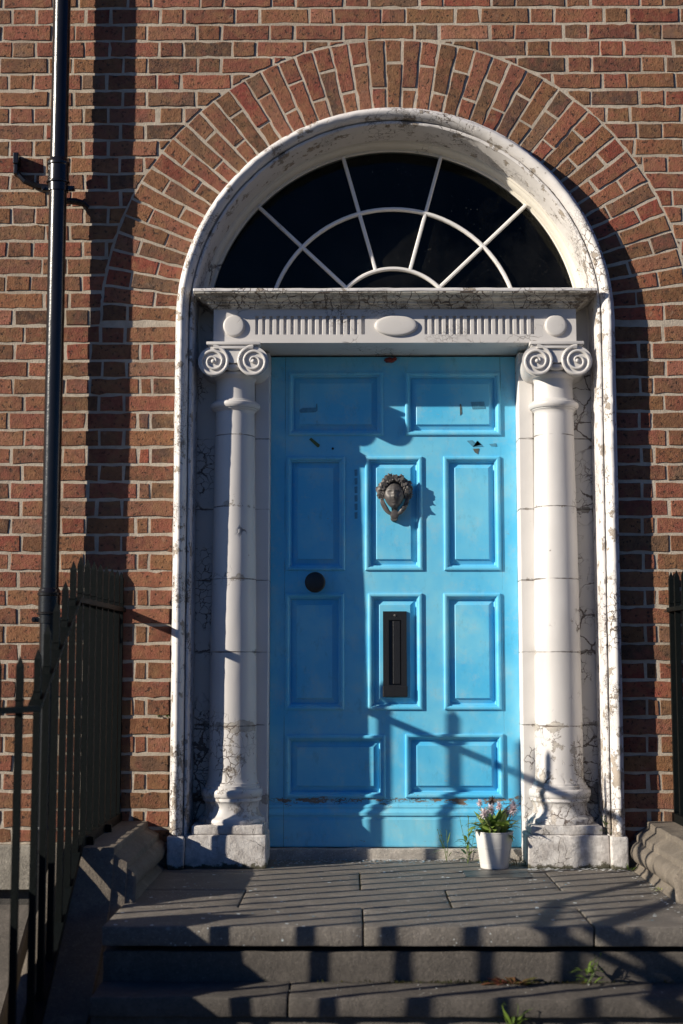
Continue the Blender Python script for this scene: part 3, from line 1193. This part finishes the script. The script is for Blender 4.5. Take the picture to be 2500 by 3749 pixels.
# ring (swag shaped striker) with drop leaves and boss
bm = bmesh.new()
p = []
for q in range(31):
    a = radians(172 + 196 * q / 30)
    p.append((KX + .0540 * cos(a) * (1.0 if sin(a) > -.3 else 1 - .12 * (-sin(a) - .3)), .206 - .012 * max(0, -sin(a)), KZ - .022 + .068 * sin(a)))
tube(bm, p, [.006 + .0035 * abs(sin(i * pi / 30 * 2)) for i in range(31)], 8)
for s in (-1, 1):
    for k in range(3):
        pp = []
        for q in range(8):
            t = q / 7
            pp.append((KX + s * (.060 - .006 * k - .034 * t ** 1.8), .200 - .005 * sin(pi * t) - .002 * k, KZ - .020 - .004 * k - .060 * t))
        tube(bm, pp, [.0026 + .0052 * sin(pi * min(1, i / 7 * 1.05)) for i in range(8)], 7)
lathe_y(bm, [(.238, .010), (.205, .012), (.197, .0190), (.192, .0195), (.190, .0165), (.1885, .0165), (.1870, .0140), (.186, .003)], KX - .001, KZ - .0905, 24)
lathe_y(bm, [(.2500, .0160), (.236, .0150), (.222, .0160), (.215, .0120)], KX - .001, KZ - .104, 20)
obj('knocker_ring', bm, M['bronze'], kn, auto=50)

for o_ in [kn] + list(kn.children):
    for v_ in o_.data.vertices:
        wy = v_.co.y + door.location.y
        v_.co.y = .25 - (.25 - wy) * .70 - door.location.y
for zq in (1.044, .722):
    bm = bmesh.new()
    lathe_y(bm, [(.2350, .0055), (.2325, .0055), (.2312, .0035)], .0035, zq, 12)
    obj('screw', bm, M['bronze'], lp)

# scraps and marks left on the door
def scrap(name, pts, mat, y=.2493, th=.0012, label=None):
    bm = bmesh.new()
    prism(bm, pts, y - th, y + .0008)
    obj(name, bm, mat, door, label=label)
scrap('tape_scrap', [(-.415, 1.960), (-.402, 1.966), (-.345, 1.968), (-.343, 1.985), (-.338, 1.985), (-.337, 1.955), (-.345, 1.947), (-.412, 1.945), (-.418, 1.952)], M['tapeb2'] if 'tapeb2' in M else M['tapeb'], .2510)
scrap('tape_scrap', [(.345, 1.992), (.405, 1.994), (.409, 1.962), (.352, 1.960)], M['tapeb'], .2510)
scrap('tape_scrap', [(.296, 1.985), (.303, 1.980), (.305, 1.940), (.297, 1.932)], M['tape'], .2510)
scrap('tape_scrap', [(-.374, 1.824), (-.365, 1.832), (-.326, 1.800), (-.330, 1.790), (-.337, 1.789)], M['green'], .2490, .003)
scrap('tape_scrap', [(.352, 1.782), (.380, 1.783), (.374, 1.757), (.360, 1.766)], M['tape'], .2493)
scrap('tape_residue', [(.325, 1.818), (.350, 1.820), (.372, 1.797), (.392, 1.800), (.372, 1.818), (.398, 1.792), (.352, 1.790)], M['tapeb'], .2493)
scrap('tape_residue', [(.425, 1.803), (.455, 1.806), (.458, 1.792), (.432, 1.794)], M['tapeb'], .2493)
for k in range(6):
    z = 1.47 + k * .038
    scrap('tape_residue', [(-.172, z), (-.160, z + .001), (-.160, z + .030), (-.173, z + .028)], M['tapeb3'] if 'tapeb3' in M else M['tapeb'], .2494, .0006)
bm = bmesh.new()
blob(bm, (-.018, .244, 2.180), .020, 3, .6, 2, (1.1, .5, .55))
blob(bm, (.006, .243, 2.187), .012, 5, .6, 2, (1, .6, .6))
obj('wax_lump', bm, M['wax'], door, smooth=True)
for x, z, r in ((-.269, 1.783, .0052), (.342, 1.738, .0045)):
    bm = bmesh.new()
    lathe_y(bm, [(.2505, r), (.2475, r), (.2465, r * .6)], x, z, 12)
    obj('nail_head', bm, M['black'], door)

# threshold stone under the door
t = empty('doorstep', (0, .2, 0), "rough pale threshold stone under the foot of the blue door", "doorstep")
bm = bmesh.new()
rough_box(bm, -.5435, .5435, .205, .32, -.02, .047, .018, .0035, .005)
obj('threshold', bm, M['doorstep'], t, auto=50)

# ================================================================== LANDING AND STEPS
st = empty('stone_steps', (0, -.7, -.1), "worn grey stone landing and steps leading up to the blue door", "steps")
LX = .985
def slab(name, x0, x1, y0, y1, z0, z1, mat, amp=.0022):
    bm = bmesh.new()
    rough_box(bm, x0, x1, y0, y1, z0, z1, .045, amp, .0035)
    return obj(name, bm, mat, st, auto=60)
g = .0028
for x0, x1, y0, y1 in ((-LX, LX, -.150, .21),):
    slab('landing_slab', x0, x1, y0 + g, y1, -.08, .0, M['slab'], .0016)
rows = [(-.600, -.150, (-LX, -.155, .592, LX)), (-.975, -.600, (-LX, -.580, .159, LX)), (-1.340, -.975, (-LX, -.150, .588, LX))]
for y0, y1, xx in rows:
    for i in range(len(xx) - 1):
        slab('landing_slab', xx[i] + (g if i else 0), xx[i + 1] - (g if i < len(xx) - 2 else 0), y0 + g, y1 - g, -.062, rnd.uniform(-.0015, .0), M['slab'], .0016)
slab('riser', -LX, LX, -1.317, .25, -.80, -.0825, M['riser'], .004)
y, z = -1.345, -.175
for k in range(3):
    xm = rnd.uniform(.25, .4) * (1 if k % 2 else -1)
    yb = -1.313 if k == 0 else y + .02
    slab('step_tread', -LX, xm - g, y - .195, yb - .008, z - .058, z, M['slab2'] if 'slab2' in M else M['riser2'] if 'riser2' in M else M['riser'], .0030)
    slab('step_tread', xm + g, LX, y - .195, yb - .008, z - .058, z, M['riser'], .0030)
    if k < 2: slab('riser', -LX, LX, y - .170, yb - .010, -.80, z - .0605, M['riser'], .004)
    y -= .195
    z -= .175
bm = bmesh.new()
rough_box(bm, .262, .522, -.298, -.112, -.004, .0022, .05, .0003, .001)
t = empty('slate_strip', (.39, -.2, 0), "dark glossy slate strip set in the landing in front of the white flower pot", "slate tile")
obj('tile', bm, M['slate'], t)

# ================================================================== PARAPETS (moulded stone strings beside the steps)
SLOPE = .72
def drop(y):
    if y > -.86: return 0.
    if y > -1.62: return SLOPE * (y + .86)
    return SLOPE * (-1.62 + .86)
def splay(y):
    return 0. if y > -1.62 else .26 * (-1.62 - y)
# inner profile: x measured as |x|, heights above landing
PP = [(1.245, .165), (1.245, .182), (1.238, .186), (1.206, .186), (1.2055, .1858), (1.034, .186), (1.030, .182), (1.029, .163), (1.022, .158), (1.008, .150), (.996, .142), (.988, .137), (.984, .134), (.982, .122),
      (.982, .112), (.974, .108), (.962, .100), (.954, .088), (.950, .074), (.952, .058), (.958, .044), (.968, .034), (.978, .030),
      (.980, .026), (.972, .014), (.960, .006), (.955, .0), (.952, -.012), (.952, -.03), (.985, -.05), (.985, -1.3), (1.245, -1.3)]
for s, side in ((-1, "left"), (1, "right")):
    t = empty('stone_parapet', (s * 1.1, -.9, 0), "moulded stone kerb of the steps carrying the railing on the %s" % side, "stone parapet")
    ys = [.0 - .03 * k for k in range(0, 29)] + [-.860, -.875, -.89] + [-.90 - .045 * k for k in range(0, 16)] + [-1.62] + [-1.66 - .06 * k for k in range(14)]
    rings = []
    for y in ys:
        r = []
        for x, z in PP:
            zz = z + drop(y) if z > -1 else z
            if y < -.8605 and x < 1.206 and z > -1: zz -= min(.15, 2.3 * (-.86 - y))
            p = Vector((s * (x + splay(y)), y, zz))
            n = mnoise.noise(p * 10) * .0035 + mnoise.noise(p * 28) * .0018
            r.append(p + Vector((n, 0, n)))
        rings.append(r)
    bm = bmesh.new()
    loft(bm, rings, True, False, True)
    obj('coping', bm, M['coping'], t, auto=30)

# ================================================================== IRON RAILINGS
def bar_mesh(h, w, tip=.030):
    """square bar standing on z=0 with a pyramid point; collar a little under the point"""
    bm = bmesh.new()
    a = w / 2
    for (z0, z1, k) in ((0, h - tip, a),):
        rings = [[(-k, -k, z0), (k, -k, z0), (k, k, z0), (-k, k, z0)], [(-k, -k, z1), (k, -k, z1), (k, k, z1), (-k, k, z1)],
                 [(-.001, -.001, h), (.001, -.001, h), (.001, .001, h), (-.001, .001, h)]]
        loft(bm, rings, True, False, True)
    return bm


def railing(s, label):
    X = 1.157
    rt = empty('iron_railing', (s * X, -.8, .2), label, "railing", "black railings either side of the steps")
    ys = [-.012] + [-.112 - .1335 * k for k in range(18)]
    def tip(y): return 1.218 if y > -1.0 else 1.218 + .58 * (max(y, -1.62) + 1.0)
    def railz(y): return tip(y) - .155
    def foot(y): return .212 + drop(y)
    for y in ys:
        h = tip(y) - foot(y)
        bm = bar_mesh(h, .0205)
        off = Vector((s * (X + splay(y)), y, foot(y)))
        for v in bm.verts: v.co += off
        a, c = .0140, railz(y) + .022
        o = obj('picket', bm, M['iron'], rt)
        bm = bmesh.new()
        box(bm, off.x - a * .9, off.x + a * .9, y - a * .9, y + a * .9, c, c + .006, .002)
        obj('collar', bm, M['iron'], o)
    for nm, zf, hh, ww in (('top_rail', railz, .013, .040), ('bottom_rail', foot, .025, .036)):
        pts = [(.01, zf(0))] + [(y, zf(y)) for y in (-.5, -.86, -1.0, -1.2, -1.4, -1.62, -1.9, ys[-1] - .03)]
        bm = bmesh.new()
        rings = []
        for y, z in pts:
            x = s * (X + splay(y))
            rings.append([(x - ww / 2, y, z - hh), (x + ww / 2, y, z - hh), (x + ww / 2, y, z + hh * .4), (x - ww / 2, y, z + hh * .4)])
        loft(bm, rings, True, False, True)
        obj(nm, bm, M['iron'], rt)
    if s < 0:
        bm = bmesh.new()  # sloping bar and post, added out of view to throw the landing's diagonal shadow
        tube(bm, [(-1.45, -1.80, 1.03), (-1.45, -1.95, .97), (-1.45, -2.10, .91), (-1.45, -2.35, .80), (-1.45, -2.6, .70)], [.018, .024, .028, .032, .032], 10)
        tube(bm, [(-1.45, -2.2, -.1), (-1.45, -2.2, .87)], .012, 8)
        obj('shadow_bar', bm, M['iron'], rt)
    for y in (-.40, -.78, -1.9):
        bm = bmesh.new()
        x = s * (X + splay(y))
        box(bm, x - .011 + (.03 if s < 0 else -.03), x + .011 + (.03 if s < 0 else -.03), y - .011, y + .011, .186 + drop(y) - .005, foot(y) + .004)
        obj('foot', bm, M['iron'], rt)
    return rt


railing(-1, "black iron railing with spiked bars beside the drainpipe, dropping with the steps")
railing(1, "black iron railing with spiked bars at the right edge, right of the doorway")

# raking wall of the basement stair behind the left railing
t = empty('raking_wall', (-1.55, -.6, -.5), "low raking stone coping in the basement area behind the left railing", "area wall")
rings = []
bm = bmesh.new()
for k in range(12):
    y = -.04 - .15 * k
    z = -.16 - .22 * k * .45
    rings.append([(-1.70, y, -2.7), (-1.70, y, z), (-1.69, y, z + .012), (-1.50, y, z + .012), (-1.49, y, z), (-1.49, y, -2.7)])
loft(bm, rings, True, False, True)
obj('raking_coping', bm, M['riser'], t)
rings = []
bm = bmesh.new()  # sloped block added out of view, shades the left of landing and steps
for k in range(9):
    y = -1.50 - .12 * k
    z = .36 - .70 * .12 * k
    rings.append([(-1.62, y, -2.7), (-1.62, y, z - .01), (-1.61, y, z), (-1.37, y, z), (-1.36, y, z - .01), (-1.36, y, -2.7)])
loft(bm, rings, True, False, True)
obj('shadow_block', bm, M['area'], t)

# ================================================================== DRAINPIPE
dp = empty('drainpipe', (-1.44, -.1, -.1), "black painted cast iron drainpipe with collars standing off the brick wall on the left", "drainpipe")
PX, PY = -1.440, -.100
bm = bmesh.new()
lathe(bm, [(z, .0375) for z in [-.6 + 5.2 * k / 60 for k in range(61)]], PX, PY, 32)
for v in bm.verts:
    v.co.x += mnoise.noise(v.co * 8) * .0006
    v.co.y += mnoise.noise(v.co * 8 + Vector((5, 5, 5))) * .0006
obj('pipe', bm, M['pipe'], dp, smooth=True)
for z0 in (2.875, 1.035, .07):
    bm = bmesh.new()
    h = .105
    lathe(bm, [(z0 - .035, .0385), (z0 - .034, .0425), (z0 - .002, .0430), (z0, .0430), (z0 + .002, .0500), (z0 + .008, .0505), (z0 + .012, .0455), (z0 + h - .028, .0455), (z0 + h - .024, .0490), (z0 + h - .014, .0495),
               (z0 + h - .009, .0450), (z0 + h - .002, .0440), (z0 + h + .006, .0385)], PX, PY, 32)
    obj('socket_collar', bm, M['pipe'], dp, auto=35)
    # ears and spikes of the holderbat
    bm = bmesh.new()
    if z0 != .07:
        for s in (-1, 1):
            bm = bmesh.new()
            box(bm, PX + s * .052 - .018, PX + s * .052 + .018, PY - .005, PY + .012, z0 - .030, z0 - .008, .003)
            tube(bm, [(PX + s * .062, PY - .014, z0 - .019), (PX + s * .062, PY + .02, z0 - .019)], .0075, 8)
            obj('clamp', bm, M['pipe'], dp)
# wall bracket lug to the left of the upper collar and the short arm on the right
bm = bmesh.new()
box(bm, -1.650, -1.626, -.052, .0, 2.985, 3.035, .004)
box(bm, -1.648, -1.630, -.046, -.004, 2.940, 2.987, .004)
tube(bm, [(-1.639, -.03, 2.955), (-1.60, -.03, 2.912), (-1.55, -.02, 2.893), (-1.50, -.012, 2.888)], [.012, .013, .014, .016], 8)
obj('wall_bracket', bm, M['pipe'], dp)
bm = bmesh.new()
tube(bm, [(-1.42, -.06, 2.815), (-1.38, -.03, 2.822), (-1.35, -.018, 2.818), (-1.325, -.014, 2.800)], [.014, .016, .014, .008], 8)
obj('wall_bracket', bm, M['pipe'], dp)

# ================================================================== FLOWER POT
fp = empty('flower_pot', (.402, -.04, 0), "white ribbed pot of lilac flowers and green leaves on the landing by the right plinth", "flower pot")
fx, fy = .400, -.030
bm = bmesh.new()
pr = [(.0, .052), (.001, .0565)]
for k in range(31):
    t = k / 30
    z = .003 + .142 * t
    r = .0575 + .0205 * t
    if .10 < t < .58: r += (.0012 if k % 2 else -.0012)
    pr.append((z, r))
pr += [(.148, .0795), (.1500, .0790), (.1500, .0765), (.146, .0755), (.128, .072)]
lathe(bm, pr, fx, fy, 48, False)
bm.faces.ensure_lookup_table()
obj('pot', bm, M['pot'], fp, auto=60)
bm = bmesh.new()
lathe(bm, [(.132, .0725), (.136, .05), (.138, .004)], fx, fy, 24, True)
obj('soil', bm, M['soil'], fp)


def leaf(bm, base, dirv, L, W, curl=.3, fold=.15, n=7):
    d = Vector(dirv).normalized()
    side = d.cross(Vector((0, 0, 1)))
    if side.length < .05: side = Vector((1, 0, 0))
    side.normalize()
    up = side.cross(d)
    prev = None
    p = Vector(base)
    dd = d.copy()
    for i in range(n + 1):
        t = i / n
        w = W * sin(pi * (t * .92 + .06)) ** .8 * (1 - .25 * t)
        l = bm.verts.new(p + side * w + up * w * fold)
        c = bm.verts.new(p)
        r = bm.verts.new(p - side * w + up * w * fold)
        if prev:
            bm.faces.new((prev[0], prev[1], c, l))
            bm.faces.new((prev[1], prev[2], r, c))
        prev = (l, c, r)
        dd = (dd - Vector((0, 0, 1)) * curl / n * (1 + t)).normalized()
        up = side.cross(dd)
        p = p + dd * (L / n)


lr = random.Random(21)
bm = bmesh.new()
for k in range(52):
    a = lr.uniform(0, 2 * pi)
    b = (fx + .045 * cos(a) * lr.uniform(.4, 1), fy + .045 * sin(a) * lr.uniform(.4, 1), .136)
    leaf(bm, b, (cos(a) * lr.uniform(.2, .8), sin(a) * lr.uniform(.2, .8), lr.uniform(.6, 1.8)), lr.uniform(.065, .12), lr.uniform(.016, .027), lr.uniform(.2, 1.4))
for x, z, L in ((-.050, .148, .052), (.055, .150, .050), (.020, .150, .05)):
    leaf(bm, (fx + x * .6, fy - .03, .135), (x * 6, -.3, 1), L, .023, .5, .2)
obj('leaves', bm, M['leaf'], fp, smooth=True)
bm = bmesh.new()
for x, y, z, dx, dz, L in ((.004, -.03, .150, .35, 1, .085), (-.01, -.02, .17, .8, 1, .07), (.03, -.04, .145, 1, -.15, .05), (-.045, -.05, .147, .7, -.05, .05), (.0, -.03, .215, -.6, .8, .05), (.045, -.02, .19, .9, .25, .045),
                            (.02, -.02, .20, .5, .9, .05), (-.05, -.02, .18, -.8, .3, .035), (-.03, 0, .20, -.6, 1, .05), (.05, -.05, .148, .6, -.8, .035), (-.02, -.05, .155, -.3, 1, .06), (.03, -.05, .16, .1, 1, .065), (-.04, -.03, .165, -.5, .9, .05), (.06, -.04, .165, .6, .8, .05), (.01, -.06, .15, .05, .9, .05), (.04, -.01, .22, .4, .8, .045)):
    leaf(bm, (fx + x, fy + y, z), (dx, -.25, dz), L * 1.2, .015, .4, .25)
obj('pale_leaves', bm, M['leafp'], fp, smooth=True)
FL = [(-.045, -.040, .222, .025), (-.016, -.034, .240, .024), (.072, -.03, .240, .025), (.048, -.020, .226, .021), (.080, -.01, .256, .019), (-.058, .0, .264, .015), (.022, .01, .250, .018)]
for i, (x, y, z, r) in enumerate(FL):
    bm = bmesh.new()
    c = Vector((fx + x, fy + y, z))
    tube(bm, [(fx + x * .5, fy + y * .5, .138), (fx + x * .8, fy + y * .8, (.138 + z) / 2), tuple(c)], .0014, 5)
    stem = obj('stem', bm, M['leafp'], fp)
    bm = bmesh.new()
    for ring in range(3):
        n = 13 - 3 * ring
        for q in range(n):
            a = 2 * pi * q / n + ring * .3 + lr.uniform(-.1, .1)
            el = .15 + .45 * ring + lr.uniform(-.1, .1)
            d = Vector((cos(a) * cos(el), -sin(el) * .9 - .1, sin(a) * cos(el)))
            leaf(bm, c - Vector((0, .002 * ring, 0)), d, r * 1.2 * (1 - .18 * ring), r * .34, .1, .3, 4)
    obj('blossom', bm, M['petal'], fp, smooth=True)
bm = bmesh.new()
c = Vector((fx - .006, fy + .01, .272))
for ring in range(2):
    for q in range(16):
        a = 2 * pi * q / 16
        el = .3 + .5 * ring
        leaf(bm, c, (cos(a) * cos(el), -.25, -.2 + sin(a) * .8), .024, .0035, .2, .3, 4)
tube(bm, [(fx, fy, .138), (fx - .004, fy + .005, .21), tuple(c)], .0014, 5)
obj('blossom', bm, M['petalc'], fp, smooth=True, label="brown dried blossom at the top of the plant")


# ================================================================== WEEDS AND LITTER
def weed(name, loc, label, cat, mat, n, L, W, spread=1., up=1., seed=1, stems=0, stem_h=.1, group=None):
    r = random.Random(seed)
    t = empty(name, loc, label, cat, group)
    bm = bmesh.new()
    for k in range(n):
        a = r.uniform(0, 2 * pi)
        b = Vector(loc) + Vector((cos(a), sin(a) * .5, 0)) * r.uniform(0, .03) * spread
        if stems: b.z += r.uniform(0, stem_h * .7)
        leaf(bm, b, (cos(a) * spread, sin(a) * .5 * spread, r.uniform(.2, 1.2) * up), L * r.uniform(.5, 1.2), W * r.uniform(.6, 1.2), r.uniform(.1, 1.), .2, 5)
    obj('leaves', bm, mat, t, smooth=True)
    if stems:
        bm = bmesh.new()
        for k in range(stems):
            dx = r.uniform(-.05, .05)
            p = [Vector(loc) + Vector((dx * q / 5 + .004 * sin(q), -.002 * q, stem_h * q / 5)) for q in range(6)]
            tube(bm, p, .0009, 5)
            for j in range(4):
                leaf(bm, p[5 - j % 3], (r.uniform(-1, 1), -.3, r.uniform(.2, 1)), .012, .003, .1, .1, 3)
        obj('stem', bm, mat, t)
    return t


weed('weed', (.300, .10, .0), "small green leafy weed left of the white flower pot by the doorstep", "weed", M['weed'], 26, .045, .008, 1.2, 1.1, 3, 4, .19)
weed('weed', (.215, .16, .0), "thin trailing weed stalks on the threshold before the blue door", "weed", M['weed'], 9, .05, .004, 1.2, 1.2, 4, 3, .13)
weed('dry_grass', (.500, .04, .0), "tuft of dry brown grass between flower pot and right plinth", "dry grass", M['straw'], 60, .055, .0022, 1.1, .8, 5)
weed('weed', (.862, -.02, .134), "sprig of green weed growing beside the right column base", "weed", M['weed'], 14, .034, .005, 1.0, 1., 6, 2, .07)
weed('weed', (-.965, -.012, .62), "small green weed growing out of the brick joint beside the left casing", "weed", M['weed'], 16, .024, .006, .9, .3, 7)
weed('weed', (.32, -1.352, -.174), "reddish weed growing at the foot of the top riser, below the flower pot", "weed", M['redleaf'], 34, .055, .010, 1.8, .9, 8)
weed('weed', (.56, -1.355, -.174), "green weed at the foot of the top riser, right of the reddish weed", "weed", M['weed'], 22, .055, .006, 1.2, 1., 9, 2, .09)
weed('weed', (.30, -1.560, -.349), "leafy green weed low in front of the second step", "weed", M['weed'], 30, .07, .010, 1.2, 1.3, 10, 3, .16)
weed('weed', (.955, -.62, .003), "yellowish tuft of moss and weed at the foot of the right kerb", "weed", M['straw2'] if 'straw2' in M else M['leafp'], 22, .020, .004, 1.0, .8, 12)
weed('weed', (.935, -.12, .003), "tiny green weed where the right plinth meets the stone kerb", "weed", M['weed'], 14, .028, .004, 1., 1., 13)

# moss strips
bm = bmesh.new()
r = random.Random(9)
for k in range(420):
    x = r.choice((r.gauss(.10, .10), r.gauss(.42, .12), r.uniform(-.3, .85)))
    leaf(bm, (x, -1.330 - r.uniform(0, .02), -.174), (r.uniform(-1, 1), -.6, r.uniform(.4, 1.4)), r.uniform(.008, .02), .0022, .5, .2, 3)
for k in range(300):
    s = r.choice((-1, 1, 1))
    x = s * r.uniform(.54, .93)
    leaf(bm, (x, -.060 - r.uniform(0, .012) - (.028 if abs(x) > .872 else 0), .002), (r.uniform(-1, 1), -.8, r.uniform(.3, 1.1)), r.uniform(.005, .013), .0022, .5, .2, 3)
for k in range(260):
    j = r.choice((0, 1, 2, 3, 4))
    if j < 2:
        p = (r.uniform(-.9, .9), (-.150, -.600)[j] + r.gauss(0, .002), -.002)
    else:
        xx = (-.155, .159, .588)[j - 2]
        yy = ((-.60, -.15), (-.975, -.60), (-1.34, -.975))[j - 2]
        p = (xx + r.gauss(0, .002), r.uniform(*yy), -.002)
    leaf(bm, p, (r.uniform(-1, 1), -.6, r.uniform(.3, 1.)), r.uniform(.004, .009), .0018, .5, .2, 3)
tag(obj('moss', bm, M['moss']), "dark green moss along the joints of steps and plinths", "moss", kind='stuff')

# flakes of fallen paint
bm = bmesh.new()
r = random.Random(15)


def flake(x, y, z, s, mi):
    n = r.randint(4, 6)
    a0 = r.uniform(0, 6)
    tl = r.uniform(-.5, .5)
    vs = [bm.verts.new((x + s * r.uniform(.6, 1.2) * cos(a0 + 2 * pi * k / n), y + s * r.uniform(.5, 1.1) * sin(a0 + 2 * pi * k / n), z + .0012 + s * .5 * max(0, tl) + s * .5 * tl * cos(a0 + 2 * pi * k / n))) for k in range(n)]
    f = bm.faces.new(vs)
    f.material_index = mi


for k in range(330):
    flake(r.uniform(-.52, .15) if k % 3 else r.uniform(-.52, .5), .203 - abs(r.gauss(0, .075)), .001, r.uniform(.002, .007), 1 if k % 5 > 2 else 0)
for k in range(240):
    flake(r.uniform(-.1, .30), .203 - abs(r.gauss(0, .035)), .001, r.uniform(.002, .006), 0)
for k in range(150):
    x = r.uniform(.53, .94)
    flake(x, -.065 - abs(r.gauss(0, .025)) - (.03 if x > .87 else 0), .001, r.uniform(.002, .012), 0)
for k in range(160):
    flake(r.uniform(-.9, .92), r.uniform(-1.3, .1), .0005, r.uniform(.0015, .005), 0 if k % 4 else 1)
for k in range(60):
    y = r.uniform(-1.3, -.1)
    flake(.945 - r.uniform(0, .04), y, .001, r.uniform(.002, .008), 0)
for k in range(40):
    flake(r.uniform(-.6, .95), r.uniform(-1.52, -1.36), -.1745, r.uniform(.002, .004), 0)
tag(obj('paint_flakes', bm, [M['flake'], M['flakeb']]), "scattered flakes of fallen white and blue paint on the landing", "paint flakes", kind='stuff')
